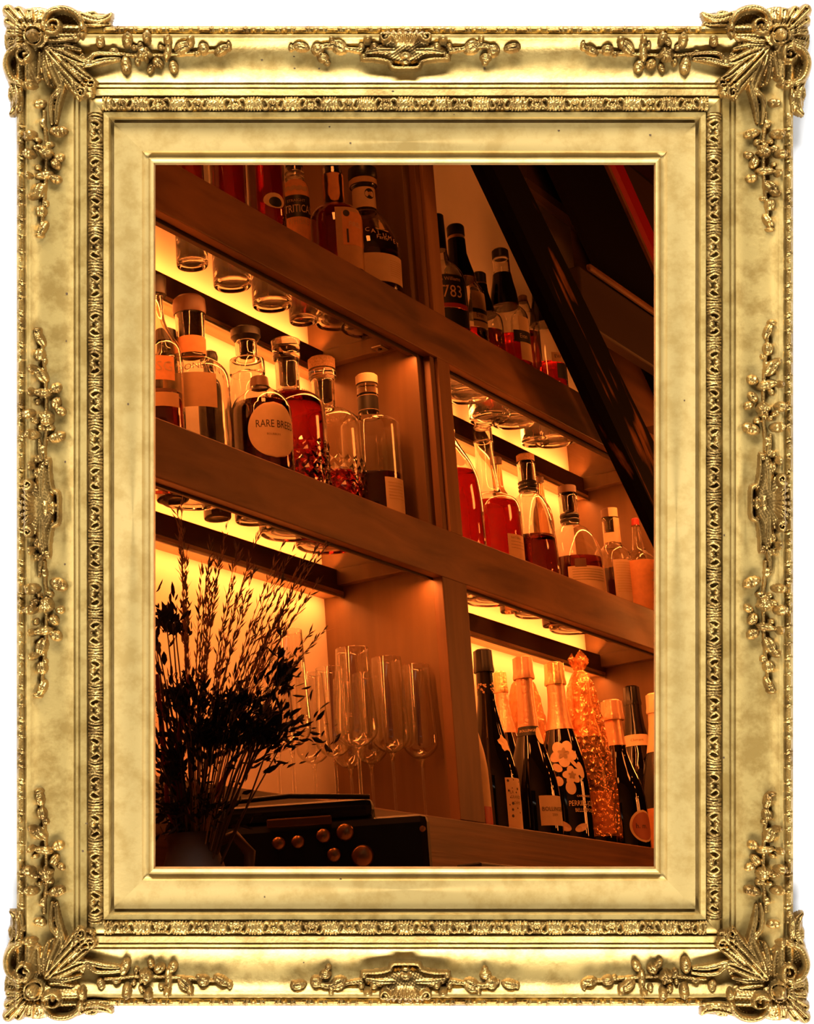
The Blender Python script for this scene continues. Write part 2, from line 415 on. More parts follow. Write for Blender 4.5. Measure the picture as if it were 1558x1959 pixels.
# flower sprays in the hollow
def spray(side, s0, sg, ln, seed, k=1.0):
    r = random.Random(seed); R = Relief(-6, 8, 256, 110, 1.6); j = lambda q: r.uniform(-q, q)
    R.stroke([(0, 54), (25, 55), (60, 58), (100, 58), (145, 56), (200, 51), (240, 47)], [4.5, 4, 4, 4, 4, 3.5, 2.5], 7)
    for (x, y, rx, ry, an, h, c) in ((46, 31, 10, 16, 10, 13, 3), (40, 79, 11, 19, -12, 13, 4), (86, 27, 10, 15, -8, 13, 3), (72, 40, 7, 9, 30, 9, 2), (78, 58, 14, 14, 0, 16, 0), (104, 75, 13, 10, 30, 13, 3),
                               (88, 83, 8, 11, 20, 10, 2), (125, 30, 8, 9, 0, 13, 0), (123, 54, 9, 19, 8, 14, 3), (133, 78, 10, 13, -20, 12, 3), (154, 47, 17, 12, -30, 14, 4), (168, 37, 8, 12, 20, 12, 0), (20, 52, 10, 7, 0, 10, 2),
                               (193, 49, 13, 11, 0, 13, 3), (226, 49, 17, 9, -18, 12, 3), (240, 44, 6, 9, 0, 9, 0), (60, 68, 7, 8, 0, 9, 0), (110, 42, 7, 7, 0, 10, 0), (59, 46, 6, 7, 0, 10, 0), (180, 58, 6, 5, 0, 8, 0)):
        R.ball(x+j(3), y+j(3), rx+j(1), ry+j(1), an+j(12), h, c)
    for q in range(5):
        a = q*72+j(10); R.ball(78+9*math.cos(math.radians(a)), 58+9*math.sin(math.radians(a)), 6.5, 5, a, 17, 0)
    R.ball(78, 58, 3.5, 3.5, 0, 19)
    for (x, y) in ((46, 22), (86, 18), (125, 27), (168, 31), (40, 90), (106, 79), (226, 48)):
        R.ball(x+j(2), y+j(2), 4, 4, 0, 16)
    f = ln/245.0
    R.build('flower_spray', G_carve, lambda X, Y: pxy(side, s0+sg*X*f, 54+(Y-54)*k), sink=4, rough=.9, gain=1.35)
n_ = 10
for (sd, s0, sg, ln) in (('t', 199, 1, 243), ('t', 1352, -1, 240), ('b', 199, 1, 243), ('b', 1352, -1, 240), ('l', 212, 1, 240), ('l', 1748, -1, 240), ('r', 215, 1, 225), ('r', 1745, -1, 232),
                         ('l', 880, -1, 255), ('l', 1075, 1, 262), ('r', 862, -1, 248), ('r', 1075, 1, 255)):
    n_ += 1; spray(sd, s0, sg, ln, n_)
def cartouche(side, c, k, wings, seed, st_=1.0):
    r = random.Random(seed); R = Relief(-240, 2, 240, 100, 1.6); j = lambda q: r.uniform(-q, q)
    R.ball(0, 53, 52, 25, 0, 13, p=.35); R.ball(-45, 54, 44, 16, -3, 11); R.ball(45, 54, 44, 16, 3, 11)
    for i in range(-3, 4):
        R.stroke([(i*3, 46), (i*8, 28), (i*11+j(1), 14+abs(i)*1.6)], [3, 5, 5.5], [11, 18, 15], 0)
    for sg in (-1, 1):
        R.spiral(sg*40, 26, 2, 10, 90, 1.3, [3, 5], [14, 18], sg); R.ball(sg*72, 32, 9, 8, sg*20, 16); R.ball(sg*84, 42, 7, 6, 0, 13); R.ball(sg*60, 42, 9, 7, 0, 14)
        R.stroke([(sg*84, 66), (sg*55, 67), (sg*32, 72), (sg*24, 83), (0, 84)], [3, 4.5, 4.5, 5, 4.5], [13, 17, 17, 18, 16])
        R.ball(sg*80, 62, 7, 8, 0, 15); R.stroke([(sg*85, 50), (sg*100, 48), (sg*116, 46)], [6, 5, 3], [11, 10, 7], 2)
        R.stroke([(sg*20, 50), (sg*50, 50), (sg*75, 54)], [6, 8, 4], [15, 16, 12], 3)
        if wings:
            R.stroke([(sg*110, 46), (sg*150, 42), (sg*178, 48)], [4, 6, 4], [8, 11, 8], 2)
            for (x, y, rx, ry, an, h) in ((128, 45, 17, 13, -20, 13), (142, 32, 6, 8, 10, 12), (156, 62, 12, 10, 0, 11), (168, 48, 13, 12, 0, 13), (203, 45, 17, 9, -8, 12), (216, 43, 6, 7, 0, 9), (150, 73, 7, 6, 0, 9)):
                R.ball(sg*x+j(3), y+j(2), rx, ry, an*sg, h, 3)
    R.ball(0, 60, 17, 11, 0, 18); R.ball(0, 74, 12, 7, 0, 16)
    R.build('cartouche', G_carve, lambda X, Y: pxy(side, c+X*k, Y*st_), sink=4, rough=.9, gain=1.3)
cartouche('t', 776, 1.0, True, 31); cartouche('b', 776, 1.0, True, 32); cartouche('l', 972, 1.12, False, 33, .98); cartouche('r', 962, 1.12, False, 34, .98)
# worm holes and small losses in the gilding
def holes():
    r = random.Random(3); mt = plain('dark_hole', (.07, .035, .01), .9)
    pts = [(630, 239), (670, 269), (1071, 246), (1247, 254), (242, 772), (1313, 765), (651, 1688), (505, 1720), (457, 230), (869, 217), (752, 174), (563, 127), (928, 127), (165, 1576), (158, 1629), (166, 1693), (167, 1488), (125, 560), (121, 1080), (562, 104), (610, 127), (500, 110), (580, 1845), (1386, 1450), (1387, 1024), (122, 883), (125, 651)]
    for (x, y) in pts:
        h = float(base_h(np.array(x), np.array(y))); q = r.uniform(1.6, 2.6); n = 10
        V = [fl(x+q*math.cos(2*math.pi*k/n), y+q*math.sin(2*math.pi*k/n)*r.uniform(.8, 1.1), h+.35) for k in range(n)]+[fl(x, y, h+.5)]
        mesh_ob('worm_hole', V, [(k, (k+1) % n, n) for k in range(n)], mt, frame)
holes()
# ------------------------------------------------------------------ the bar behind the opening
def U(x, y, z): return (x*S, y*S, z*S+ZC)
def ubox(mb, x0, x1, y0, y1, z0, z1, bev=0.0): return mb.box(U(x0, y0, z0), U(x1, y1, z1), bev=bev)
LED = (1.0, .245, .042)
W_board = wood('pine_board', (.10, .040, .014), (.36, .165, .06), scale=4.0, axis='X', rough=.5, stretch=6, contrast=1.25)
W_base = wood('base_board', (.10, .04, .014), (.27, .115, .04), scale=2.2, axis='X', rough=.5, stretch=34, contrast=1.0, bump=.5)
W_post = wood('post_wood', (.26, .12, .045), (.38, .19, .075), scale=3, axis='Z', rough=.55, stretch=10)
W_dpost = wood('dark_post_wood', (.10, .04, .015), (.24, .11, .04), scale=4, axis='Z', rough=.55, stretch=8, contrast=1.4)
W_panel = wood('panel_wood', (.120, .060, .022), (.170, .088, .034), scale=2, axis='Z', rough=.45, stretch=16, contrast=1.2, bump=.1)
M_batten_dark = plain('dark_lip', (.03, .014, .006), .6)
W_batten = wood('batten_wood', (.05, .024, .012), (.11, .05, .022), scale=3, axis='X', rough=.6, stretch=12)
W_lath = wood('lath_wood', (.42, .26, .14), (.62, .42, .24), scale=2, axis='X', rough=.5, stretch=60, contrast=1.6, bump=.6)
W_char = wood('old_timber', (.003, .0012, .0008), (.26, .11, .035), scale=3.0, axis='X', rough=.75, stretch=9, contrast=.75, bump=.7)
W_char.node_tree.nodes['Color Ramp'].color_ramp.elements[0].position = .90
W_char.node_tree.nodes['Color Ramp'].color_ramp.elements[1].position = 1.10
W_black = plain('black_timber', (.006, .0035, .002), .7, spec=.2)
W_boards = wood('wall_boards', (.10, .04, .014), (.24, .10, .035), scale=2, axis='X', rough=.6, stretch=8)
M_wall = plain('cream_wall', (.86, .74, .60), .85, noise=.04, nscale=9)
M_steel = plain('steel', (.75, .7, .62), .3, 1.0)
M_red = plain('red_paint', (.42, .010, .014), .45)

m = MB(); ubox(m, 1.20, 2.66, 1.149, 1.175, .10, 1.45)
tag(m.build('wall_back', M_wall), 'cream plaster wall behind the bottle shelves lit by strip lights', 'wall', kind='structure')
m = MB(); m.box((-2.5, -3.4, -.55), (8, 5, -.5)); tag(m.build('floor', plain('dark_floor', (.05, .03, .02), .6)), 'dark floor of the bar', 'floor', kind='structure')

shelf = empty('bar_shelving', U(1.9, 1.07, -.5))
shelf.location = (0, 0, 0)
tag(shelf, 'wooden built-in back bar shelving with lit bays of bottles', 'shelving')
def part(name, mat, *boxes, bev=.0015, parent=shelf, label=None):
    mb = MB()
    for b in boxes: ubox(mb, *b, bev=bev)
    o = mb.build(name, mat, parent)
    if label: o['label'] = label
    return o
ZT = 1.45
part('side_panel', W_panel, (1.2, 1.263, 1.012, 1.149, .10, ZT))
part('side_panel', W_panel, (1.893, 1.943, 1.0125, 1.149, .10, ZT))
part('side_panel', W_panel, (2.572, 2.635, 1.0125, 1.149, .10, .84))
# front trims of the middle post
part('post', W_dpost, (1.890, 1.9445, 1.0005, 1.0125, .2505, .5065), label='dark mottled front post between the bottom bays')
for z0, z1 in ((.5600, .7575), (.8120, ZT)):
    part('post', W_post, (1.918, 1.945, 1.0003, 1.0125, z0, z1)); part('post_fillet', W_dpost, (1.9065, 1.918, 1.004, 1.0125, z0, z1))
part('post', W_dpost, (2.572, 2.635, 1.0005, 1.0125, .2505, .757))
part('fascia_board', W_board, (1.2, 2.66, 1.0, 1.012, .757, .8125), bev=.002, label='upper fascia board running across both bays')
part('fascia_board', W_board, (1.2, 2.66, 1.0, 1.012, .5060, .5602), bev=.002, label='middle fascia board running across both bays')
part('base_board', W_base, (1.2, 2.66, 1.0, 1.012, .13, .2505), bev=.002, label='dark grained board along the front of the bottom shelf')
part('base_shelf', W_base, (1.2, 2.66, 1.012, 1.149, .236, .2503))
for x0, x1 in ((1.263, 1.893), (1.943, 2.572)):
    for zb, zt in ((.5078, .5344), (.7572, .784)):
        part('batten', W_batten, (x0, x1, 1.1235, 1.149, zb+.0035, zt), label='black batten under the glass shelf')
        part('lath', W_lath, (x0, x1, 1.1232, 1.149, zb, zb+.0035), bev=0, label='pale ribbed lath under the batten')
        part('light_channel', M_steel, (x0, x1, 1.1230, 1.1243, zb-.004, zb))
        part('cleat', W_batten, (x0, x1, 1.0122, 1.0235 if (x0 > 1.9 and zb > .7) else 1.0235, zb, zt))
for zb in (.508, .7575):
    part('side_cleat', W_panel, (1.880, 1.893, 1.02, 1.1235, zb+.0090, zb+.0265)); part('side_cleat', W_panel, (2.559, 2.572, 1.02, 1.1235, zb+.0090, zb+.0265))
for x0, x1 in ((1.263, 1.893), (1.943, 2.572)):
    for zb in (.5072, .7570): part('light_channel', M_batten_dark, (x0, x1, 1.0121, 1.0131, zb-.0032, zb+.003), bev=0)
part('light_seam', plain('lit_seam', (.9, .5, .2), .3), (1.945, 2.56, 1.0121, 1.0129, .7566, .7572), bev=0)  # orange colour stands in for light leaking through the gap
# small steel brackets under the upper left glass
for x, z, y in ((1.872, .7665, 1.046), (1.878, .7665, 1.022)):
    mb = MB(); ubox(mb, x-.008, x+.010, y-.006, y+.006, z-.0012, z); o = mb.build('bracket', M_steel, shelf)
    mb = MB(); c = U(x, y, z-.0014); mb.lathe([(.0001, -.0015), (.004, -.001), (.004, .001)], 14, c); mb.build('screw', plain('dark_screw', (.05, .03, .02), .4, .8), o)

# thin clear glass shelves
def clear_thin(name, tint, refl=1.0, rough=0.0):
    m, nt, b = new_mat(name); nt.nodes.remove(b); out = nt.nodes['Material Output']
    t = nt.nodes.new('ShaderNodeBsdfTransparent'); t.inputs['Color'].default_value = (*tint, 1)
    g = nt.nodes.new('ShaderNodeBsdfGlossy'); g.inputs['Roughness'].default_value = rough
    ge = nt.nodes.new('ShaderNodeNewGeometry'); dt = nt.nodes.new('ShaderNodeVectorMath'); dt.operation = 'DOT_PRODUCT'
    nt.links.new(ge.outputs['Normal'], dt.inputs[0]); nt.links.new(ge.outputs['Incoming'], dt.inputs[1])
    def mth(op, x, y=None):
        n = nt.nodes.new('ShaderNodeMath'); n.operation = op
        nt.links.new(x, n.inputs[0])
        if y is not None: n.inputs[1].default_value = y
        return n.outputs[0]
    a_ = mth('ABSOLUTE', dt.outputs['Value']); i_ = mth('MULTIPLY', a_, -1.0); i_ = mth('ADD', i_, 1.0); i_ = mth('POWER', i_, 5.0)   # thin pane: Schlick, both faces alike
    i_ = mth('MULTIPLY', i_, .94*refl); i_ = mth('ADD', i_, .045*refl); i_ = mth('MINIMUM', i_, 1.0)
    mx = nt.nodes.new('ShaderNodeMixShader'); nt.links.new(i_, mx.inputs['Fac'])
    nt.links.new(t.outputs[0], mx.inputs[1]); nt.links.new(g.outputs[0], mx.inputs[2]); nt.links.new(mx.outputs[0], out.inputs['Surface'])
    return m
M_shelfglass = clear_thin('shelf_glass', (.97, .96, .93), .22)
GZ = {'B': .5406, 'A': .7902, 'C': .2505}
for x0, x1, zb, lb in ((1.2635, 1.8925, .5345, 'clear glass shelf in the middle of the left bay under the squat bottles'), (1.9435, 2.5715, .5345, 'clear glass shelf in the middle of the right bay under the red bottles'),
                       (1.2635, 1.8925, .7841, 'clear glass shelf at the top of the left bay'), (1.9435, 2.5715, .7841, 'clear glass shelf at the top of the right bay by the post')):
    mb = MB(); ubox(mb, x0, x1, 1.0125, 1.1488, zb, zb+.006); o = mb.build('glass_shelf', M_shelfglass)
    tag(o, lb, 'glass shelf', 'glass shelves of the back bar')

# ---------------- old timber frame at the upper right
E1 = np.array([.773, 0, -.634]); N1 = np.array([.634, 0, .773])
def slant(mb, t0, t1, n0, n1, y0, y1, ch=0.0, seg=14, wob=0.0):
    """bar along E1 between n0(t) and n1(t), with chamfered long edges"""
    r = random.Random(5); V = []; Fc = []
    f0 = n0 if callable(n0) else (lambda t: n0); f1 = n1 if callable(n1) else (lambda t: n1)
    for i in range(seg+1):
        t = t0+(t1-t0)*i/seg; a, b = f0(t)+r.uniform(-wob, wob), f1(t)+r.uniform(-wob, wob)
        ring = [(a, y1), (a, y0+ch), (a+ch, y0), (b-ch, y0), (b, y0+ch), (b, y1)]
        for n, y in ring:
            p = E1*t+N1*n; V.append(U(p[0], y, p[2]))
    for i in range(seg):
        for k in range(6): Fc.append((i*6+k, i*6+(k+1) % 6, (i+1)*6+(k+1) % 6, (i+1)*6+k))
    Fc += [tuple(range(6))[::-1], tuple(seg*6+k for k in range(6))]
    return mb.add(V, Fc)
nL = lambda t: 1.9426+(t-.858)*-.0213; nR = lambda t: 2.0656+(t-.933)*.02
def slant_ob(name, mat, *a, **k):
    mb = MB(); slant(mb, *a, **k); o = mb.build(name, mat)
    bm = bmesh.new(); bm.from_mesh(o.data); bmesh.ops.recalc_face_normals(bm, faces=bm.faces[:]); bm.to_mesh(o.data); bm.free()
    return o
# grain along the slope: rotate the mapping
W_char.node_tree.nodes['Mapping'].vector_type = 'TEXTURE'
W_char.node_tree.nodes['Mapping'].inputs['Rotation'].default_value = (0, math.radians(39.4), 0)
W_char.node_tree.nodes['Mapping'].inputs['Scale'].default_value = (1/3.0, 1/27.0, 1/27.0)
nLb = lambda t: 1.9845+(t-.858)*-.021
tag(slant_ob('timber_brace', W_char, .35, 1.95, nLb, nR, .93, .95, ch=.008, wob=.0014), 'thick charred old timber brace slanting across the right bay', 'timber')
tag(slant_ob('timber_lath', W_board, .45, 1.9, lambda t: nR(t)+.003, lambda t: nR(t)+.026, .958, .962), 'narrow pale lath along the upper edge of the slanting timber', 'timber')
tag(slant_ob('timber_rafter', W_black, .6, 2.2, lambda t: 2.4862+(t-1.22)*.006, lambda t: 2.660+(t-1.295)*.004, 1.078, 1.088, ch=.002), 'wide black timber rafter slanting behind the purlin at upper right', 'timber')
tag(slant_ob('timber_batten', W_board, .6, 2.2, 2.674, 2.682, 1.0795, 1.0865), 'thin brown batten along the right edge of the black rafter', 'timber')
tag(slant_ob('red_pipe_rail', M_red, .8, 2.3, 2.745, 2.792, 1.10, 1.118, ch=.008), 'dark red painted rail slanting in the upper right corner', 'rail')
m = MB(); ubox(m, 2.66, 4.4, 1.2, 1.23, -.6, 2.1); tag(m.build('wall_right', W_boards), 'brown boarded wall behind the old timbers', 'wall', kind='structure')
m = MB(); ubox(m, 2.0, 2.66, 1.175, 1.23, 1.0, 2.1); tag(m.build('wall_back_upper', W_boards), 'brown boarded wall above the shelving', 'wall', kind='structure')
def purlin(px, py, Y, h, d, name, mat, lb, x1=4.2, x0=None):
    p = on(px, py, 1, Y*S); x0 = x0 if x0 is not None else p[0]
    mb = MB(); mb.box((x0, Y*S, p[2]-h), (x1*S, Y*S+d, p[2]), bev=.004); o = mb.build(name, mat); return tag(o, lb, 'timber')
purlin(1130, 503, 1.020, .014, .012, 'purlin_board', W_board, 'thin pale board on top of the dark purlin at the right edge')
purlin(1108, 507, 1.030, .135, .03, 'timber_purlin', plain('dark_purlin', (.035, .015, .006), .6), 'dark level purlin ending in a blunt knob beside the black rafter')
p_ = on(1000, 318, 1, 1.11*S); q_ = on(1075, 403, 1, 1.11*S)
mb = MB(); mb.box((p_[0], 1.11*S, q_[2]), (3.6*S, 1.11*S+.04, q_[2]+.30), bev=.02)
tag(mb.build('timber_tie', plain('dark_tie', (.04, .017, .006), .6)), 'dark level tie beam at the top right under the gilded frame', 'timber')

W_char.node_tree.nodes['Principled BSDF'].inputs['Specular IOR Level'].default_value = .06
W_black.node_tree.nodes['Principled BSDF'].inputs['Specular IOR Level'].default_value = .05
# ------------------------------------------------------------------ glass, liquids, papers
def refr(name, col, ior=1.45, rough=0.0):
    m, nt, b = new_mat(name); b.inputs['Base Color'].default_value = (*col, 1); b.inputs['Transmission Weight'].default_value = 1
    b.inputs['IOR'].default_value = ior; b.inputs['Roughness'].default_value = rough; return m
G_clear = refr('bottle_glass', (1, .985, .95))
G_smoke = refr('brownish_glass', (.55, .30, .14))
G_wine = clear_thin('wine_glass_glass', (.985, .975, .96), 2.2)
L_red = refr('red_whisky', (.36, .012, .014), 1.34)
L_amber = refr('amber_whisky', (.34, .035, .014), 1.34)
L_dark = refr('dark_spirit', (.12, .012, .006), 1.34)
M_blackglass = plain('black_bottle_glass', (.004, .0025, .002), .04, spec=.6)
M_cap = plain('black_cap', (.010, .007, .006), .38)
M_capsule = plain('black_capsule', (.007, .005, .004), .16)
M_cork = plain('cork', (.36, .20, .09), .8, noise=.3, nscale=300)
M_pale = plain('pale_wood_cap', (.62, .47, .30), .5)
M_brown = plain('brown_cap', (.13, .06, .03), .45)
M_cream = plain('cream_label', (.66, .47, .28), .7, noise=.05, nscale=60)
M_tan = plain('tan_label', (.52, .31, .15), .7, noise=.06, nscale=60)
M_orange = plain('orange_label', (.70, .30, .11), .65, noise=.08, nscale=90)
M_dark = plain('black_label', (.008, .006, .005), .5)
M_ink = plain('ink', (.03, .015, .01), .6)
M_goldink = plain('gold_ink', (.78, .52, .26), .4)
M_redink = plain('red_ink', (.45, .03, .025), .5)
M_foil = plain('pink_foil', (.80, .42, .25), .36, .75, bump=.5, bscale=140)
M_goldfoil = plain('gold_foil', (.82, .55, .26), .28, .85, bump=.5, bscale=160)
M_petal = plain('painted_petal', (.66, .45, .28), .5)
M_leafink = plain('painted_stem', (.30, .19, .09), .5)

def zof(X, Y, py):
    """height at which the vertical line through (X, Y) crosses photo row py"""
    a, b = ZC, ZC+2.0
    for _ in range(40):
        c = (a+b)/2
        if prj((X, Y, c))[1] > py: a = c
        else: b = c
    return (a+b)/2
FONT_CACHE = {}
def text_mesh(txt, size):
    """letters as flat triangles: (verts (x, y), faces), centred"""
    cu = bpy.data.curves.new('lettering', 'FONT'); cu.body = txt; cu.size = size; cu.align_x = 'CENTER'; cu.align_y = 'CENTER'; cu.resolution_u = 2
    o = bpy.data.objects.new('lettering', cu); COL.objects.link(o)
    dg = bpy.context.evaluated_depsgraph_get(); me = bpy.data.meshes.new_from_object(o.evaluated_get(dg))
    V = [v.co[:] for v in me.vertices]; Fc = [tuple(p.vertices) for p in me.polygons]
    bpy.data.objects.remove(o); bpy.data.curves.remove(cu); bpy.data.meshes.remove(me)
    return V, Fc
class Bottle:
    """a bottle standing on a shelf: axis through photo point ax on the depth plane Y; widths measured in photo px"""
    def __init__(s, name, label, cat, Y, ax, shelf, group='bottles on the back bar shelves', dx=0):
        s.Y = Y*S; p = on(ax[0], ax[1], 1, s.Y); s.X = p[0]; s.z0 = GZ[shelf]*S+ZC
        s.root = tag(empty(name, (s.X, s.Y, s.z0)), label, cat, group)
        s.k = dep((s.X, s.Y, p[2]))/F
        s.phic = math.atan2(-s.Y, -s.X)
    def zz(s, py): return zof(s.X, s.Y, py)-s.z0
    def prof(s, pts):
        """[(py, w)] top to bottom -> [(r, z)] bottom to top"""
        return [(w/2*s.k, s.zz(py)) for py, w in pts][::-1]
    def smoothp(s, P, sub=4):
        P = np.array(P); out = []
        for i in range(len(P)-1):
            p0, p1, p2, p3 = P[max(i-1, 0)], P[i], P[i+1], P[min(i+2, len(P)-1)]
            for j in range(sub):
                f = j/sub
                q = .5*((2*p1)+(-p0+p2)*f+(2*p0-5*p1+4*p2-p3)*f*f+(-p0+3*p1-3*p2+p3)*f**3)
                q[0] = min(max(q[0], min(p1[0], p2[0])-.0004), max(p1[0], p2[0])+.0004); out.append(tuple(q))
        out.append(tuple(P[-1])); return out
    def glass(s, pts, mat=None, wall=.0026, base=.010, liquid=None, lmat=None, ex=2.0, ky=1.0, rot=0.0, n=56, name='bottle_glass', ring=True, solid=False):
        """outer wall from the lip (first) to the lowest visible row, carried on down to the shelf"""
        P = s.smoothp(s.prof(pts)); r0 = P[0][0]
        body = [(r0*.80, .0006), (r0*.93, 0.0), (r0*.985, .002), (r0, .006)]
        P = body+[p for p in P if p[1] > .008]
        s.outer = P; s.ex, s.ky, s.rot = ex, ky, rot
        if solid:
            mb = MB(); mb.lathe([(.0005, .001)]+P+[(.0005, P[-1][1])], n, ex=ex, ky=ky, rot=rot)
            return mb.build(name, mat or M_blackglass, s.root)
        inn = [(max(r-wall, .001), z) for r, z in P if z > base]
        inn = [(inn[0][0]*.55, base), (inn[0][0]*.9, base*.85+.001)]+inn
        full = [(.0004, .0035), (r0*.55, .003)]+P+[(P[-1][0]-wall*.5, P[-1][1]+.0006)]+[(r, z) for r, z in inn[::-1]]+[(.0004, base+.001)]
        mb = MB(); mb.lathe(full, n, ex=ex, ky=ky, rot=rot, caps=False); o = mb.build(name, mat or G_clear, s.root)
        if liquid is not None:
            zl = s.zz(liquid); g = .0005
            LQ = [(max(r-g, .0008), z+(g if i < 2 else 0)) for i, (r, z) in enumerate(inn) if z < zl]
            rt = np.interp(zl, [p[1] for p in inn], [p[0] for p in inn])-g
            LQ = [(.0004, base+g+.0006)]+LQ+[(rt, zl), (rt*.97, zl-.0004), (.0004, zl-.0004)]
            mb = MB(); mb.lathe(LQ, n, ex=ex, ky=ky, rot=rot, caps=False); mb.build('liquid', lmat or L_red, s.root)
        return o
    def ring(s, name, mat, pts, n=40, flute=0, cap=True, over=0.0, jit=0.0, parent=None, label=None, rough=0):
        """a closed turned piece such as a cap, foil or stopper; pts [(py, w)] top to bottom"""
        P = s.prof(pts); mb = MB(); P = [(r+over, z) for r, z in P]
        e = min(P[-1][0]*.18, .002); P = P[:-1]+[(P[-1][0], P[-1][1]-e), (P[-1][0]-e, P[-1][1])]
        mb.lathe([(.0004, P[0][1])]+P+[(.0004, P[-1][1])], n, caps=False)
        if flute or jit:
            r = random.Random(3); V = []
            for i, v in enumerate(mb.V):
                k = i % n; a = 2*math.pi*k/n; q = 1+flute*math.cos(a*9)+jit*r.uniform(-1, 1); V.append((v[0]*q, v[1]*q, v[2]))
            mb.V = V
        o = mb.build(name, mat, parent or s.root); smooth_sharp(o, 35)
        if label: o['label'] = label
        return o
    def rad(s, z): 
        return float(np.interp(z, [p[1] for p in s.outer], [p[0] for p in s.outer]))
    def pt(s, th, z, lift):
        """th: degrees from the viewer's side, positive to the right"""
        a = s.phic+math.radians(th); r = s.rad(z)+lift
        c, d = math.cos(a-s.rot), math.sin(a-s.rot); q = 1.0
        if s.ex != 2.0 or s.ky != 1.0:
            t = math.atan2(d/s.ky, c); ca, sa = math.cos(t), math.sin(t)
            q = (abs(ca)**s.ex+abs(sa)**s.ex)**(-1/s.ex); x, y = r*ca*q, r*sa*q*s.ky
        else: x, y = r*c, r*d
        cr, sr = math.cos(s.rot), math.sin(s.rot)
        return (x*cr-y*sr, x*sr+y*cr, z)
    def ang(s, px, py, xc=None):
        """degrees on the bottle for a photo column"""
        z = s.zz(py); xc = prj((s.X, s.Y, z+s.z0))[0]
        return math.degrees(math.asin(max(-.999, min(.999, (px-xc)*s.k/s.rad(z)))))
    def label(s, th0, th1, py0, py1, mat, name='label', lift=.0005, arch=0.0, parent=None, oval=False, lab=None, corner=0.0):
        z1, z0 = s.zz(py0), s.zz(py1); n, m = 24, 12; V = []; Fc = []
        z0 = max(z0, .004)
        if oval: m = 30
        for j in range(m+1):
            for i in range(n+1):
                u, v = i/n, j/m
                if oval:
                    q = math.sqrt(max(0, 1-(2*v-1)**2)); th = (th0+th1)/2+(th1-th0)/2*(2*u-1)*q; z = z0+(z1-z0)*v
                else:
                    th = th0+(th1-th0)*u; z = z0+(z1-z0)*v+arch*(1-(2*u-1)**2)*v*(z1-z0)
                V.append(s.pt(th, z, lift))
        for j in range(m):
            for i in range(n): Fc.append((j*(n+1)+i, j*(n+1)+i+1, (j+1)*(n+1)+i+1, (j+1)*(n+1)+i))
        nv = len(V); V += [tuple(np.array(v)*[.998, .998, 1]) for v in V]        # paper thickness
        Fc += [tuple(i+nv for i in f)[::-1] for f in Fc]
        o = mesh_ob(name, V, Fc, mat, parent or s.root, smooth=True)
        if lab: o['label'] = lab
        return o
    def text(s, txt, th, py, hpx, mat, parent, lift=.0009, curve=0.0, sx=1.0, slope=0.0):
        z = s.zz(py); size = hpx*s.k*1.42; V, Fc = text_mesh(txt, size); out = []
        r = s.rad(z)*s.ky**.0
        for x, y, _ in V:
            x *= sx; out.append(s.pt(th+math.degrees(x/r), z+y+curve*(x*x)/r+slope*x, lift))
        return mesh_ob('lettering', out, Fc, mat, parent)
    def patch(s, poly, mat, name, parent=None, lift=.0009):
        """flat shape given as (deg, py) outline points round a centre"""
        V = [s.pt(t, s.zz(y), lift) for t, y in poly]; c = np.mean(poly, 0); V.append(s.pt(c[0], s.zz(c[1]), lift+.0001)); n = len(poly)
        return mesh_ob(name, V, [(i, (i+1) % n, n) for i in range(n)], mat, parent or s.root)
    def blob(s, th, py, rx, ry, ang, mat, name, parent=None, lift=.0009, n=18, wav=0.0):
        """oval spot, rx ry in photo px"""
        z = s.zz(py); r = s.rad(z); a = math.radians(ang); V = []
        for i in range(n):
            t = 2*math.pi*i/n; q = 1+wav*math.cos(5*t); x, y = rx*q*math.cos(t)*s.k, ry*q*math.sin(t)*s.k
            V.append(s.pt(th+math.degrees((x*math.cos(a)-y*math.sin(a))/r), z+x*math.sin(a)+y*math.cos(a), lift))
        V.append(s.pt(th, z, lift+.0001))
        return mesh_ob(name, V, [(i, (i+1) % n, n) for i in range(n)], mat, parent or s.root)
def lines(b, th0, th1, pys, mat, parent, hp=.9):
    for py in pys: b.label(th0, th1, py-hp/2, py+hp/2, mat, 'text_line', .0009, parent=parent)

# =================== top shelf, left bay
b = Bottle('whisky_bottle', 'amber whisky bottle cut off by the frame at the top left, beside the red bottles', 'bottle', 1.1, (360, 330), 'A')
b.glass([(150, 22), (225, 24), (262, 56), (330, 60)], liquid=240, lmat=L_amber); b.ring('cap', M_cap, [(135, 26), (165, 26)])
for (ax, w, lb) in (((434, 330), 72, 'plain dark red bottle cut off by the gilded frame at the top left'), ((507, 340), 74, 'dark red bottle with a small oval label, left of the white and black label bottle')):
    b = Bottle('red_spirit_bottle', lb, 'bottle', 1.10, ax, 'A')
    b.glass([(130, 24), (215, 26), (250, 60), (272, w), (380, w)], liquid=258, lmat=L_red); b.ring('cap', M_cap, [(110, 28), (150, 28)])
    if w == 74:
        l = b.label(-8, 62, 383, 412, M_cream, oval=True); b.label(8, 50, 391, 410, M_dark, 'label_centre', .0009, oval=True, parent=l)
b = Bottle('rye_bottle', 'clear whiskey bottle with black and pale label reading TRITICALE', 'bottle', 1.1, (567, 390), 'A')
b.glass([(318, 33), (325, 35), (345, 35), (356, 44), (372, 52), (420, 53), (450, 53)], liquid=470)
b.ring('cap', M_cap, [(298, 31), (322, 33)]); b.ring('glass_rings', G_clear, [(331, 37), (333, 38), (335, 37)]); b.ring('glass_rings', G_clear, [(340, 37), (342, 38), (344, 37)])
l = b.label(-70, 72, 383, 425, M_dark, lab='black band of the label'); b.text('STRAIGHT', 0, 394, 5.5, M_tan, l); b.text('TRITICALE', 18, 410, 16, M_cream, l, sx=.62)
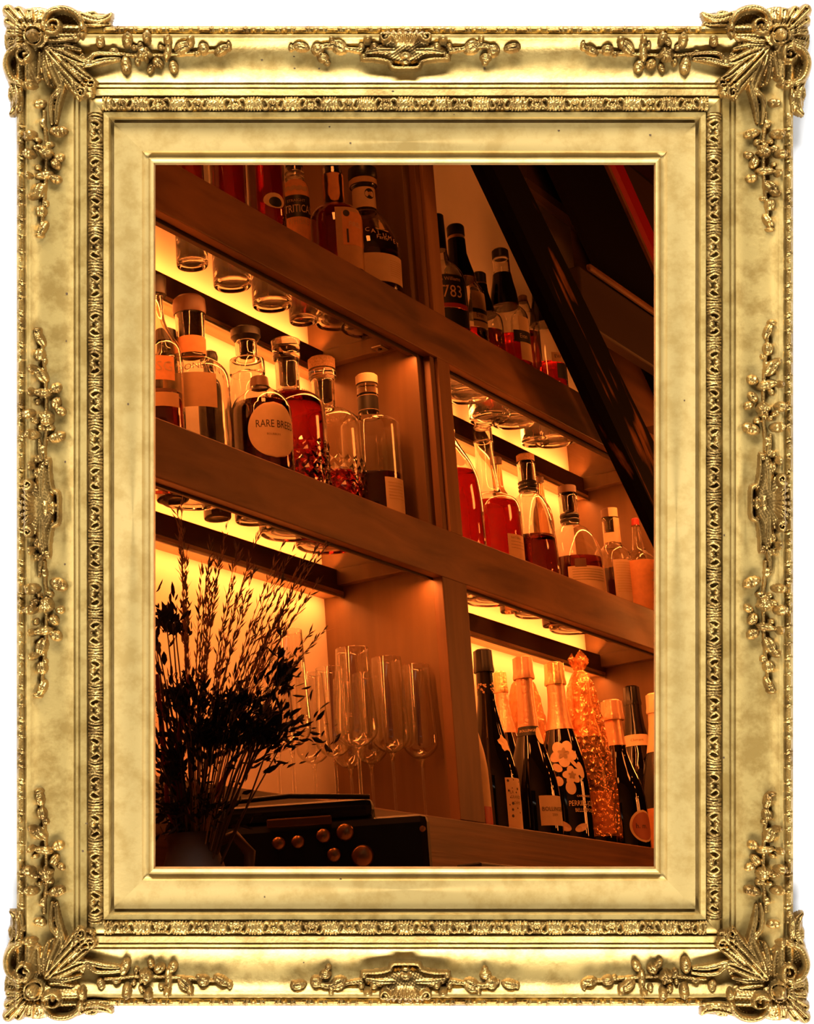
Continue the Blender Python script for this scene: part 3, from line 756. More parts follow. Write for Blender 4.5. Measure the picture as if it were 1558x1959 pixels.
l = b.label(-70, 72, 356, 384, M_orange, arch=.22, lab='pale arched top of the label')
for q in (-40, -12, 16, 44): b.blob(q, 370, 8, 5, 30, M_tan, 'scroll_print', l)
l = b.label(-70, 72, 425, 470, M_orange, lab='pale foot of the label'); b.text('WHISKEY', 14, 434, 13, M_tan, l, sx=.66)
b = Bottle('bourbon_bottle', 'red bourbon bottle with tall neck and big pale framed label', 'bottle', 1.068, (643, 440), 'A')
b.glass([(322, 36), (345, 38), (388, 38), (396, 50), (404, 74), (416, 93), (432, 100), (480, 101), (500, 101)], liquid=397, lmat=L_red, ex=2.6, rot=.6)
b.ring('cap', M_cap, [(320, 28), (338, 29)]); b.ring('neck_band', M_orange, [(336, 40), (392, 39)], over=.0003)
l = b.label(0, 88, 414, 530, M_tan, lab='pale paper label'); k_ = b.label(14, 78, 424, 488, M_orange, 'label_picture', .0009, parent=l); b.blob(24, 428, 6, 7, 0, M_ink, 'medallion', l, .0013)
b.text('FIREL', 42, 449, 10, M_cream, l, .0014, sx=.8); b.label(22, 26, 458, 484, M_ink, 'picture_edge', .0013, parent=l)
b = Bottle('farm_whiskey_bottle', 'squat whiskey bottle with black stopper, white neck label and CALUMET printed on the glass', 'bottle', 1.0515, (703, 470), 'A')
b.glass([(347, 52), (359, 53), (361, 44), (405, 45), (411, 54), (425, 76), (440, 98), (462, 117), (482, 125), (520, 125), (540, 124)], liquid=496, lmat=L_red)
b.ring('stopper', M_cap, [(323, 44), (326, 55), (342, 57), (346, 52)]); b.ring('stopper_ring', M_tan, [(346, 53), (358, 54)], over=.0004)
l = b.ring('neck_label', M_cream, [(364, 44), (404, 45)], over=.0006); b.blob(30, 379, 10, 11, 0, M_dark, 'roundel', l, .0012); b.blob(30, 379, 4, 4, 0, M_tan, 'roundel_print', l, .0015, wav=.3)
for i, ch in enumerate('CALUMET'):
    b.text(ch, 2+i*10.5, 462+i*3.6, 9, M_goldink, b.root)
for poly in ([(25, 460), (27, 446), (31, 444), (35, 446), (37, 460)], [(29, 445), (31, 437), (33, 445)], [(18, 458), (44, 462), (44, 464), (18, 460)]): b.patch(poly, M_goldink, 'barn_print')
b.text('Farm', 28, 478, 8, M_goldink, b.root, slope=-.15)
l = b.label(-40, 80, 507, 560, M_cream, lab='pale label round the foot'); lines(b, 40, 74, range(519, 548, 4), M_tan, l)

# =================== top shelf, right bay
b = Bottle('small_batch_bottle', 'whiskey bottle with black label and gold 1783 standing against the middle post', 'bottle', 1.07, (850, 590), 'A')
b.glass([(420, 24), (470, 27), (500, 36), (510, 54), (524, 76), (540, 88), (560, 93), (620, 94)], liquid=604, lmat=L_red)
b.ring('cap', M_cap, [(412, 24), (480, 27)], over=.0008)
l = b.label(-40, 64, 541, 596, M_dark, lab='black label'); b.text('Evan Williams', 14, 550, 8, M_goldink, l, sx=.85); b.text('1783', 16, 575, 25, M_goldink, l, sx=.8)
b.label(-20, 70, 596, 604, M_redink, 'red_stripe', .0007); b.label(-40, 66, 606, 640, M_dark, 'lower_label')
b = Bottle('bourbon_bottle', 'bourbon bottle with tall black neck capsule and cream label beside the 1783 bottle', 'bottle', 1.085, (885, 600), 'A')
b.glass([(456, 32), (487, 34), (505, 44), (528, 58), (545, 66), (558, 82), (575, 92), (640, 94)], liquid=640, lmat=L_red)
b.ring('capsule', M_capsule, [(458, 33), (487, 35), (505, 45), (528, 59), (538, 63)], over=.0006); b.ring('cap', M_cap, [(432, 31), (436, 34), (452, 34)]); b.ring('gold_ring', M_goldfoil, [(452, 32), (459, 33)])
l = b.label(25, 75, 571, 640, M_cream, lab='cream label'); b.label(25, 75, 605, 613, M_dark, 'label_band', .0009, parent=l); b.text('Evan', 45, 618, 9, M_ink, l, sx=.8); b.label(25, 75, 626, 629, M_dark, 'label_band', .0009, parent=l)
b = Bottle('bourbon_bottle', 'bourbon bottle behind, only its black cap and neck showing left of the clear round bottle', 'bottle', 1.108, (921, 590), 'A')
b.glass([(543, 28), (560, 30), (580, 40), (600, 52), (612, 74), (630, 80)], liquid=640, lmat=L_amber)
b.ring('capsule', M_capsule, [(545, 29), (560, 31), (580, 41), (606, 56)], over=.0006); b.ring('cap', M_cap, [(523, 27), (526, 29), (543, 29)]); b.ring('gold_ring', M_goldfoil, [(542, 29), (546, 30)])
b = Bottle('clear_bourbon_bottle', 'clear round bottle with black stopper and black flared capsule, red spirit in its lower part', 'bottle', 1.09, (969, 620), 'A')
b.glass([(497, 33), (520, 34), (524, 35), (540, 38), (560, 47), (578, 52), (588, 54), (596, 70), (606, 82), (622, 86), (660, 88), (700, 89)], liquid=650, lmat=L_red)
b.ring('stopper', M_cap, [(478, 29), (481, 32), (495, 33)]); b.ring('capsule', M_capsule, [(525, 35), (540, 39), (560, 48), (574, 52), (588, 54)], over=.0008)
l = b.label(32, 76, 618, 702, M_cream, lab='cream label'); b.label(16, 74, 646, 668, M_dark, 'label_band', .0009, parent=l); b.text('Evan', 44, 657, 9, M_cream, l, .0013, sx=.8)
b = Bottle('small_bottle', 'bottle with dark red cap half hidden behind the slanting timber', 'bottle', 1.11, (1003, 600), 'A')
b.glass([(575, 18), (585, 24), (600, 34), (615, 52), (680, 54)], liquid=640, lmat=L_amber); b.ring('cap', M_brown, [(566, 17), (580, 18)])
b = Bottle('clear_bourbon_bottle', 'clear round bottle under the slanting timber with a small tag label and little red spirit', 'bottle', 1.09, (1046, 690), 'A')
b.glass([(545, 31), (575, 34), (600, 44), (622, 50), (632, 62), (646, 70), (690, 74), (735, 75)], liquid=701, lmat=L_red)
b.ring('capsule', M_capsule, [(560, 31), (578, 35), (600, 45), (622, 51)], over=.0008); b.ring('stopper', M_cap, [(528, 30), (556, 31)])
l = b.label(16, 66, 686, 704, M_tan, lab='small tan label'); b.text('EW', 36, 694, 7, M_ink, l); b.label(30, 70, 706, 735, M_dark, 'black_label')

# =================== middle shelf, left bay
b = Bottle('flask_bottle', 'pale labelled bottle cut off at the left edge of the opening, lettered SG', 'bottle', 1.085, (304, 760), 'B')
b.glass([(560, 30), (610, 34), (640, 56), (662, 84), (690, 96), (800, 98)], liquid=760, lmat=L_amber); b.ring('stopper', M_cap, [(530, 46), (566, 46)])
l = b.label(-60, 40, 696, 742, M_orange); b.text('OSG', 2, 717, 20, M_tan, l); b.label(-60, 50, 765, 792, M_tan, 'lower_label'); b.label(-70, 44, 758, 764, M_brown, 'label_edge')
b = Bottle('dark_bottle', 'dark bottle behind at the left edge, only its round cap showing', 'bottle', 1.105, (318, 655), 'B'); b.glass([(655, 36), (675, 40), (690, 60), (720, 62)], solid=True); b.ring('cap', M_cap, [(630, 30), (634, 40), (655, 42)])
b = Bottle('gin_bottle', 'large clear bottle with huge dark stopper and curved lettering on its shoulder', 'bottle', 1.088, (371, 780), 'B')
b.glass([(601, 58), (625, 56), (682, 56), (690, 70), (700, 104), (712, 128), (728, 141), (760, 144), (835, 144)], liquid=None)
b.ring('stopper', M_brown, [(569, 52), (575, 62), (594, 65), (603, 62)]); b.ring('neck_plug', M_cork, [(603, 44), (650, 44)])
l = b.ring('neck_label', M_orange, [(649, 57), (682, 57)], over=.0004); b.text('GIN', 8, 664, 10, M_brown, l, .0010)
b.text('LONDON', 14, 722, 13, M_brown, b.root, curve=-.35); b.label(-50, 38, 735, 800, M_tan, 'label')
b = Bottle('dark_bottle', 'dark bottle behind the large clear bottle, only its domed cap showing', 'bottle', 1.112, (402, 690), 'B'); b.glass([(694, 24), (720, 26), (740, 50), (780, 52)], solid=True); b.ring('cap', M_cap, [(671, 16), (675, 26), (684, 31), (695, 28)])
b = Bottle('decanter_bottle', 'clear wide bottle with dark T shaped stopper behind the oval RARE label', 'bottle', 1.09, (474, 720), 'B')
b.glass([(652, 42), (686, 44), (689, 62), (692, 67), (716, 68), (720, 62), (730, 66), (750, 74), (800, 76)], liquid=786, lmat=L_dark)
b.ring('stopper', M_cap, [(626, 40), (632, 57), (646, 58), (654, 44)]); b.ring('neck_plug', M_cork, [(655, 26), (684, 26)])
b = Bottle('bourbon_bottle', 'short red bourbon bottle with oval cream label reading RARE BREED', 'bottle', 1.06, (500, 800), 'B')
b.glass([(742, 40), (748, 52), (757, 80), (768, 100), (782, 113), (800, 118), (880, 118)], liquid=776, lmat=L_red); b.ring('cap', M_brown, [(722, 34), (745, 38)])
l = b.label(-26, 76, 786, 892, M_cream, oval=True, lab='oval cream label'); b.text('RARE BREED', 30, 829, 15, M_ink, l, sx=.72); b.text('BOURBON', 22, 848, 4, M_brown, l)
for (nm, lb, Y, ax, tp, lq, lm) in (('cut_glass_decanter', 'cut glass decanter full of red spirit with flared glass stopper, beside the RARE label', 1.085, (556, 820), 652, 757, L_red),
                                    ('cut_glass_decanter', 'nearly empty cut glass decanter with cork topped stopper, right of the red decanter', 1.085, (625, 850), 686, 915, L_red)):
    b = Bottle(nm, lb, 'decanter', Y, ax, 'B'); d = tp-652
    b.glass([(688+d, 46), (742+d, 46), (748+d, 52), (757+d, 84), (764+d, 112), (774+d, 130), (790+d, 138), (840+d, 140), (890+d, 140)], liquid=lq, lmat=lm, wall=.004)
    if d == 0:
        b.ring('glass_stopper', G_clear, [(651, 53), (653, 56), (668, 54), (671, 50), (675, 52), (684, 54), (689, 50)]); b.ring('stopper_plug', M_brown, [(691, 32), (736, 31)])
    else:
        b.ring('stopper', M_cork, [(686, 50), (689, 53), (708, 52)]); b.ring('glass_ring', G_clear, [(709, 50), (713, 54), (724, 54), (728, 48)]); b.ring('stopper_plug', M_brown, [(731, 34), (768, 32)])
    mb = MB()                                                    # raised beads on the shoulder and cut lozenges below
    z = b.zz(757+d)
    for i in range(46):
        a = 2*math.pi*i/46; r = b.rad(z)+.0006; mb.lathe([(.0003, -.0014), (.0014, 0), (.0003, .0014)], 8, (r*math.cos(a), r*math.sin(a), z))
    mb.build('bead_ring', G_clear, b.root)
    mb = MB()
    for j in range(5):
        for i in range(22):
            a = 2*math.pi*(i+.5*(j % 2))/22; z = b.zz(862+d)-.016*j
            if z < .012: continue
            r = b.rad(z); c, s_ = math.cos(a), math.sin(a); P_ = [(r+.0003, -.008), (r+.0003, .008)]
            V = [((r+.0002)*c, (r+.0002)*s_, z-.0085), ((r+.0002)*math.cos(a+.14), (r+.0002)*math.sin(a+.14), z), ((r+.0002)*c, (r+.0002)*s_, z+.0085), ((r+.0002)*math.cos(a-.14), (r+.0002)*math.sin(a-.14), z), ((r+.003)*c, (r+.003)*s_, z)]
            mb.add(V, [(0, 1, 4), (1, 2, 4), (2, 3, 4), (3, 0, 4), (3, 2, 1, 0)])
    mb.build('cut_pattern', G_clear, b.root)
b = Bottle('square_shoulder_bottle', 'clear square shouldered bottle with pale cap and black neck band beside the side panel', 'bottle', 1.056, (710, 850), 'B')
b.glass([(757, 38), (795, 38), (800, 44), (803, 70), (807, 96), (814, 110), (826, 114), (900, 115), (970, 116)], liquid=915, lmat=L_dark)
b.ring('cap', M_pale, [(718, 40), (721, 43), (736, 43)]); b.ring('glass_collar', G_clear, [(737, 41), (756, 41)]); l = b.ring('neck_band', M_dark, [(757, 39), (790, 39)], over=.0004)
for py in (759, 786): b.ring('gold_line', M_goldink, [(py, 39), (py+1.5, 39)], over=.0007, parent=l)
l = b.label(22, 74, 928, 1000, M_cream); lines(b, 28, 66, range(938, 972, 6), M_tan, l)

# =================== middle shelf, right bay
b = Bottle('red_spirit_bottle', 'round shouldered red bottle half hidden by the middle post on the middle shelf', 'bottle', 1.06, (864, 950), 'B')
b.glass([(770, 26), (830, 30), (846, 40), (866, 62), (890, 88), (915, 106), (940, 114), (975, 119), (1040, 120)], liquid=908, lmat=L_red); b.ring('stopper', M_brown, [(752, 28), (790, 30)])
l = b.blob(26, 893, 11, 14, 0, G_clear, 'glass_medallion', None, .0012); b.ring('glass_collar', G_clear, [(822, 34), (828, 34)])
b = Bottle('red_spirit_bottle', 'tall necked clear bottle full of red spirit with small tan label', 'bottle', 1.082, (938, 1000), 'B')
b.glass([(818, 34), (824, 36), (842, 36), (846, 40), (849, 36), (870, 36), (900, 40), (930, 46), (946, 56), (954, 84), (962, 108), (976, 119), (1000, 122), (1060, 123)], liquid=968, lmat=L_red)
b.ring('glass_stopper', G_clear, [(814, 33), (817, 36), (821, 33)])
l = b.label(30, 78, 1036, 1084, M_tan, lab='small tan label'); b.text('NATURAL', 50, 1043, 4.5, M_brown, l); lines(b, 36, 72, (1050, 1056, 1062), M_brown, l, .6)
b = Bottle('pour_bottle', 'thin dark necked bottle behind the tall necked red bottle', 'bottle', 1.10, (956, 920), 'B'); b.glass([(876, 13), (930, 14), (950, 30), (980, 40)], G_smoke, solid=True); b.ring('cap', M_brown, [(874, 12), (877, 16), (888, 15)])
b = Bottle('clear_whisky_bottle', 'clear sloping shouldered bottle with cork and black neck rings, dark spirit at the bottom', 'bottle', 1.08, (1019, 1030), 'B')
b.glass([(884, 35), (922, 35), (943, 34), (948, 42), (956, 56), (975, 70), (1000, 82), (1030, 90), (1060, 94), (1090, 95)], liquid=1030, lmat=L_dark)
b.ring('cork', M_cork, [(870, 33), (872, 35), (884, 35)]); b.ring('cork_plug', M_cork, [(886, 22), (918, 21)])
for py in (922, 929, 936): b.ring('black_ring', M_cap, [(py, 35), (py+2, 37), (py+5, 35)], over=.0006)
b = Bottle('pour_bottle', 'thin dark necked bottle behind the cork topped clear bottle', 'bottle', 1.10, (1036, 950), 'B'); b.glass([(914, 14), (955, 15), (975, 32), (1000, 40)], G_smoke, solid=True); b.ring('cap', M_brown, [(911, 13), (914, 16), (924, 15)])
b = Bottle('clear_whisky_bottle', 'clear round bottle with brown cap and ribbed glass, pale label across the dark spirit', 'bottle', 1.082, (1098, 1075), 'B')
b.glass([(946, 36), (984, 36), (1003, 35), (1008, 44), (1016, 66), (1030, 86), (1050, 103), (1070, 112), (1095, 115), (1125, 116)], liquid=1074, lmat=L_dark)
b.ring('cap', M_brown, [(930, 33), (932, 36), (945, 36)]); b.ring('neck_plug', M_cork, [(948, 24), (978, 22)])
for py in (984, 993): b.ring('black_ring', M_cap, [(py, 36), (py+4, 37), (py+8, 35)], over=.0006)
l = b.label(-12, 74, 1096, 1150, M_cream, lab='cream label'); lines(b, -4, 66, (1102, 1107, 1112, 1117, 1122), M_brown, l, .6); b.label(2, 24, 1082, 1098, M_brown, 'tag_label', .0009)
b = Bottle('labelled_bottle', 'narrow bottle with cream strip over its cap and tall cream label', 'bottle', 1.07, (1178, 1100), 'B')
b.glass([(992, 33), (1040, 34), (1046, 42), (1056, 58), (1066, 64), (1085, 66), (1150, 67)], liquid=1091, lmat=L_dark)
b.ring('cap', M_brown, [(974, 30), (976, 33), (991, 33)]); b.ring('cork_plug', M_cork, [(993, 24), (1016, 22)])
l = b.label(-4, 80, 1078, 1165, M_cream, lab='tall cream label'); lines(b, 4, 66, range(1084, 1142, 5), M_tan, l, .7)
l = b.label(20, 84, 994, 1041, M_cream, 'neck_strip', .0008); b.label(-60, 60, 1022, 1040, M_cream, 'neck_label', .0006)
b.ring('cap_strip', M_cream, [(975.5, 17), (991, 17)], over=.0006) if False else b.label(-6, 62, 975, 992, M_cream, 'cap_strip', .0012)
b = Bottle('labelled_bottle', 'bottle with large plain orange label at the right edge under the slanting timber', 'bottle', 1.043, (1226, 1100), 'B')
b.glass([(1006, 17), (1030, 20), (1050, 26), (1060, 42), (1070, 62), (1085, 70), (1160, 72)], liquid=None); b.ring('cap', M_redink, [(992, 13), (994, 15), (1007, 16)])
l = b.label(-88, 88, 1078, 1180, M_orange, lab='large orange label')
for q in (0, 1, 2, 3): b.label(34, 56, 1100+q*18, 1101.5+q*18, M_tan, 'label_flourish', .0009, arch=2.0, parent=l)

# =================== bottom shelf, right bay: sparkling wines
def champagne(name, lb, Y, ax, cap, neck, body, capm, neckm, group='sparkling wine bottles on the bottom shelf', collar=None, bmat=None, cw=1.0):
    """cap: (top, bottom, width); neck: (bottom of foil, width there); body: [(py, w)]"""
    b = Bottle(name, lb, 'bottle', Y, ax, 'C', group)
    n0 = cap[1]-2
    b.glass([(cap[0]+6, cap[2]*.7), (n0, neck[1][0])]+[(y, w) for y, w in body], bmat or M_blackglass, solid=True)
    b.ring('foil_cap', capm, [(cap[0], cap[2]*.80), (cap[0]+3, cap[2]*.95), (cap[0]+(cap[1]-cap[0])*.7, cap[2]), (cap[1]-4, cap[2]*1.06), (cap[1], cap[2]*1.04)], n=72, flute=.02, jit=.012)
    if neckm: b.ring('neck_foil', neckm, [(n0, neck[1][0])]+[(y, w) for y, w in body if y < neck[0]]+[(neck[0], neck[1][1])], over=.0007)
    return b
b = Bottle('champagne_bottle', 'pale foil wrapped bottle hidden behind the post beside the dotted label bottle', 'bottle', 1.035, (898, 1500), 'C', 'sparkling wine bottles on the bottom shelf')
b.glass([(1265, 26), (1340, 30), (1380, 40), (1420, 58), (1450, 70), (1490, 77), (1560, 79)], M_cream, solid=True); b.ring('cap', M_goldfoil, [(1250, 30), (1290, 31)]); b.label(40, 89, 1548, 1600, M_redink, 'label_foot')
b = champagne('champagne_bottle', 'tall black champagne bottle with dotted pale label right beside the middle post', 1.058, (940, 1450), (1243, 1287, 38), (1330, (31, 33)),
              [(1300, 32), (1320, 33), (1345, 36), (1375, 46), (1405, 60), (1440, 78), (1470, 92), (1500, 99), (1570, 100)], M_cap, M_capsule)
r_ = random.Random(4)
for i in range(26): b.blob(r_.uniform(-70, 70), r_.uniform(1309, 1328), r_.uniform(1, 2.8), r_.uniform(1, 2.8), 0, M_tan, 'foil_dot', None, .0013, 10)
l = b.label(27, 84, 1495, 1600, M_cream, lab='pale label with black dots')
for (t, y, q) in ((34, 1501, 2.6), (50, 1499, 1.3), (44, 1515, 1.2), (62, 1516, 2.6), (34, 1520, 2.2), (56, 1523, 1.8), (37, 1533, 1.2), (43, 1544, 3), (34, 1547, 1.2), (41, 1556, 2.6), (57, 1553, 1.6), (40, 1568, 3), (66, 1561, 1.8), (72, 1502, 1.4)): b.blob(t, y, q, q, 0, M_ink, 'label_dot', l, .0009, 12)
b.text('LA', 42, 1523, 6, M_brown, l); b.text('GRANDE', 55, 1532, 6, M_brown, l, sx=.9); b.text('DAME', 58, 1543, 6, M_brown, l, sx=.9)
b.blob(48, 1428, 12, 16, 25, M_goldink, 'shoulder_crest', None, .0009, wav=.2)
b = champagne('champagne_bottle', 'champagne bottle with short pale foil cap standing behind the dotted label one', 1.118, (960, 1330), (1285, 1326, 26), (1420, (22, 50)), [(1340, 23), (1370, 30), (1400, 44), (1430, 62), (1460, 76), (1500, 80)], M_goldfoil, M_foil)
b = champagne('champagne_bottle', 'black champagne bottle with pink foil neck and cream BOLLINGER label', 1.05, (1016, 1450), (1257, 1300, 40), (1392, (31, 39)),
              [(1320, 31), (1345, 32), (1370, 35), (1392, 39), (1420, 52), (1450, 70), (1480, 86), (1510, 96), (1540, 100), (1585, 101)], M_foil, M_foil)
l = b.label(-75, 75, 1392, 1410, M_dark, 'neck_band', .0008); b.text('BOLLINGER', 0, 1401, 5, M_goldink, l, .0013)
b.label(34, 80, 1394, 1428, M_goldink, 'shoulder_seal', .001, oval=True)
l = b.label(10, 78, 1529, 1586, M_cream, lab='cream front label'); b.text('BOLLINGER', 46, 1555, 8, M_ink, l, sx=.95); b.text('2009', 46, 1566, 5, M_brown, l)
b = Bottle('wrapped_bottle', 'bottle in orange cellophane behind the pink foil neck', 'bottle', 1.115, (1009, 1400), 'C', 'sparkling wine bottles on the bottom shelf')
b.glass([(1306, 22), (1340, 26), (1380, 40), (1420, 60), (1500, 66)], M_goldfoil, solid=True)
def cellophane_mat():
    m, nt, b = new_mat('cellophane'); out = nt.nodes['Material Output']
    b.inputs['Base Color'].default_value = (.85, .36, .13, 1); b.inputs['Metallic'].default_value = .55; b.inputs['Roughness'].default_value = .16
    t = nt.nodes.new('ShaderNodeBsdfTransparent'); t.inputs['Color'].default_value = (1, .8, .6, 1); mx = nt.nodes.new('ShaderNodeMixShader'); mx.inputs['Fac'].default_value = .45
    vo = nt.nodes.new('ShaderNodeTexVoronoi'); vo.inputs['Scale'].default_value = 85; tc = nt.nodes.new('ShaderNodeTexCoord'); no = nt.nodes.new('ShaderNodeTexNoise'); no.inputs['Scale'].default_value = 60
    ad = nt.nodes.new('ShaderNodeMath'); ad.operation = 'ADD'; bp = nt.nodes.new('ShaderNodeBump'); bp.inputs['Strength'].default_value = .9; bp.inputs['Distance'].default_value = .006
    nt.links.new(tc.outputs['Object'], vo.inputs['Vector']); nt.links.new(tc.outputs['Object'], no.inputs['Vector']); nt.links.new(vo.outputs['Distance'], ad.inputs[0]); nt.links.new(no.outputs['Fac'], ad.inputs[1])
    nt.links.new(ad.outputs[0], bp.inputs['Height']); nt.links.new(bp.outputs['Normal'], b.inputs['Normal'])
    nt.links.new(t.outputs[0], mx.inputs[1]); nt.links.new(b.outputs[0], mx.inputs[2]); nt.links.new(mx.outputs[0], out.inputs['Surface'])
    return m
M_cello = cellophane_mat()
def cello(b, pts, tuft):
    P = b.prof(pts); n = 60; r = random.Random(8); mb = MB(); Q = []
    for i in range(len(P)-1):
        for j in range(6): f = j/6; Q.append((P[i][0]+(P[i+1][0]-P[i][0])*f, P[i][1]+(P[i+1][1]-P[i][1])*f))
    Q.append(P[-1]); mb.lathe(Q, n, caps=False); V = []
    ph = [r.uniform(0, 6.28) for _ in range(9)]
    for i, v in enumerate(mb.V):
        a = math.atan2(v[1], v[0]); q = 1+.035*math.sin(a*7+ph[0]+v[2]*30)+.03*math.sin(a*13+ph[1]-v[2]*60)+.03*r.uniform(-1, 1); V.append((v[0]*q, v[1]*q, v[2]))
    if tuft:
        zt = P[-1][1]; k = len(V); r0 = P[-1][0]
        mb.V = V; V = mb.V
        for i in range(7):
            a = 2*math.pi*i/7+.3; h = r.uniform(.018, .038); c, s_ = math.cos(a), math.sin(a); w = .012
            base = len(mb.V); mb.V += [(r0*c-w*s_*.5, r0*s_+w*c*.5, zt), (r0*c+w*s_*.5, r0*s_-w*c*.5, zt), (r0*c*2.2+w*s_, r0*s_*2.2-w*c, zt+h*.7), (r0*c*2.0, r0*s_*2.0, zt+h*1.15), (r0*c*2.2-w*s_, r0*s_*2.2+w*c, zt+h*.75)]
            mb.F.append(tuple(range(base, base+5))); mb.SM.append(False); mb.MI.append(0)
        return mb.build('cellophane_wrap', M_cello, b.root)
    mb.V = V; return mb.build('cellophane_wrap', M_cello, b.root)
cello(b, [(1296, 26), (1310, 44), (1340, 60), (1380, 74), (1440, 80), (1560, 80)], False)
b = champagne('champagne_bottle', 'black champagne bottle with painted white anemone flowers and gold foil cap', 1.058, (1076, 1450), (1268, 1311, 40), (1398, (34, 54)),
              [(1330, 34), (1355, 37), (1380, 44), (1398, 53), (1425, 68), (1455, 82), (1490, 92), (1520, 96), (1595, 98)], M_goldfoil, M_foil)
def anemone(b, t, y, R, mat_c=M_leafink, seed=1):
    r = random.Random(seed)
    for q in range(5):
        a = q*1.256+seed; d = R*.62; rr = b.rad(b.zz(y))/b.k
        b.blob(t+math.degrees(d*math.cos(a)/rr), y-d*math.sin(a), R*.62, R*.50, math.degrees(a), M_petal, 'painted_petal', None, .0009)
    b.blob(t, y, R*.42, R*.42, 10, M_leafink, 'painted_heart', None, .0014, 24, .3)
anemone(b, 4, 1447, 22, seed=1); anemone(b, 20, 1490, 15, seed=3)
for (t, y, rx, ry, an) in ((-14, 1474, 11, 7, -40), (46, 1480, 8, 16, 10), (14, 1514, 10, 13, 10), (-12, 1500, 8, 10, 30), (30, 1468, 4, 14, 40), (-10, 1585, 16, 8, -30), (30, 1590, 14, 7, 20)): b.blob(t, y, rx, ry, an, M_petal, 'painted_petal', None, .0008)
b.text('PERRIER-JOUET', 48, 1544, 10, M_goldink, b.root, sx=.75); b.text('BELLE EPOQUE', 50, 1557, 7, M_goldink, b.root, sx=.8); b.text('CHAMPAGNE', 46, 1530, 4, M_goldink, b.root)
b = Bottle('wrapped_bottle', 'bottle in crinkled orange cellophane tied to a tuft, right of the painted flowers', 'bottle', 1.052, (1124, 1450), 'C', 'sparkling wine bottles on the bottom shelf')
b.glass([(1296, 30), (1330, 32), (1375, 42), (1410, 60), (1450, 76), (1500, 84), (1595, 86)], M_blackglass, solid=True)
b.ring('foil_cap', M_foil, [(1290, 26), (1296, 32), (1330, 35)], flute=.02); b.ring('neck_foil', M_foil, [(1328, 32), (1375, 43), (1412, 62)], over=.0008); b.label(-60, 70, 1520, 1600, M_orange)
cello(b, [(1283, 16), (1290, 30), (1312, 50), (1350, 62), (1400, 78), (1450, 92), (1520, 100), (1606, 104)], True)
b = champagne('champagne_bottle', 'black champagne bottle with pink foil and round orange rimmed label at the right end', 1.05, (1182, 1470), (1340, 1379, 42), (1428, (32, 40)),
              [(1395, 33), (1415, 36), (1428, 39), (1445, 46), (1470, 62), (1495, 80), (1520, 92), (1545, 98), (1610, 100)], M_foil, M_foil)
l = b.label(14, 90, 1556, 1618, M_cream, oval=True, lab='pale rim of the round label'); b.label(20, 86, 1560, 1614, plain('brick_label', (.34, .085, .03), .6), 'label_face', .0009, oval=True, parent=l); b.text('h. m.', 44, 1587, 10, M_ink, l, .0014)
b = champagne('champagne_bottle', 'black champagne bottle with black capsule and pale paper collar, second from the right edge', 1.076, (1221, 1450), (1313, 1350, 33), (1408, (32, 44)),
              [(1365, 32), (1390, 37), (1408, 44), (1432, 54), (1460, 74), (1490, 88), (1520, 94), (1590, 96)], M_capsule, M_capsule)
l = b.label(-80, 80, 1408, 1430, M_cream, 'paper_collar', .0009); b.text('Clement', 4, 1419, 5, M_brown, l, .0013)
b = champagne('champagne_bottle', 'champagne bottle with cream cap and neck cut off by the right edge of the frame', 1.038, (1264, 1450), (1327, 1365, 34), (1440, (30, 50)),
              [(1385, 31), (1410, 38), (1440, 50), (1465, 64), (1495, 78), (1530, 86), (1610, 88)], M_cream, M_cream)
b.label(-80, 80, 1548, 1640, M_orange)

# =================== wine glasses on the bottom shelf, left bay
def wine_glass(lb, Y, ax, rim, bow, w, first=[None]):
    """ax: axis at mid bowl; rim, bow: photo rows of the rim and the bottom of the bowl; w: rim width"""
    b = Bottle('wine_glass', lb, 'wine glass', Y, ax, 'C', 'long stemmed wine glasses')
    zr, zb = b.zz(rim), b.zz(bow); r = w/2*b.k; t = .0009; h = zr-zb
    O = [(r*.97, zr), (r*1.02, zr-.18*h), (r*1.09, zr-.42*h), (r*1.17, zr-.66*h), (r*1.22, zr-.80*h), (r*1.12, zr-.89*h), (r*.66, zr-.965*h), (r*.30, zr-.99*h), (.0045, zb-.001)]
    O = b.smoothp(O[::-1])
    full = [(.0004, zb+.003)]+[(max(q-t, .0004), z+t*.6) for q, z in O if z > zb+.003]+[(r*.98-t*.4, zr+.0005)]+O[::-1]
    mb = MB(); mb.lathe(full+[(.0036, zb-.008), (.0004, zb-.008)], 48, caps=False); mb.build('bowl', G_wine, b.root)
    mb = MB(); mb.lathe([(.0004, .0032), (.0036, .005), (.0030, .02), (.0026, zb*.5), (.0030, zb-.02), (.0035, zb-.0082), (.0004, zb-.0081)], 20, caps=False); mb.build('stem', G_wine, b.root)
    mb = MB(); mb.lathe([(.0004, .0005), (r*.92, .0004), (r*.96, .001), (r*.9, .0018), (.012, .0026), (.0037, .003), (.0004, .0031)], 40, caps=False); mb.build('foot', G_wine, b.root)
wine_glass('tall wine glass nearest the side panel front, left of two close together', 1.045, (680, 1340), 1242, 1430, 66)
wine_glass('tall wine glass second from the right in the row of wine glasses', 1.055, (744, 1340), 1260, 1441, 60)
wine_glass('rightmost of the tall wine glasses, before the side panel', 1.034, (800, 1350), 1274, 1453, 56)
wine_glass('wine glass behind the two tallest ones, its bowl bottom showing between their stems', 1.088, (705, 1370), 1290, 1463, 54)
wine_glass('wine glass farthest back, a small bowl bottom seen between the other stems', 1.112, (666, 1380), 1300, 1471, 50)
wine_glass('wine glass before the edge of the bright wall, left of the tallest one', 1.075, (636, 1360), 1279, 1449, 58)
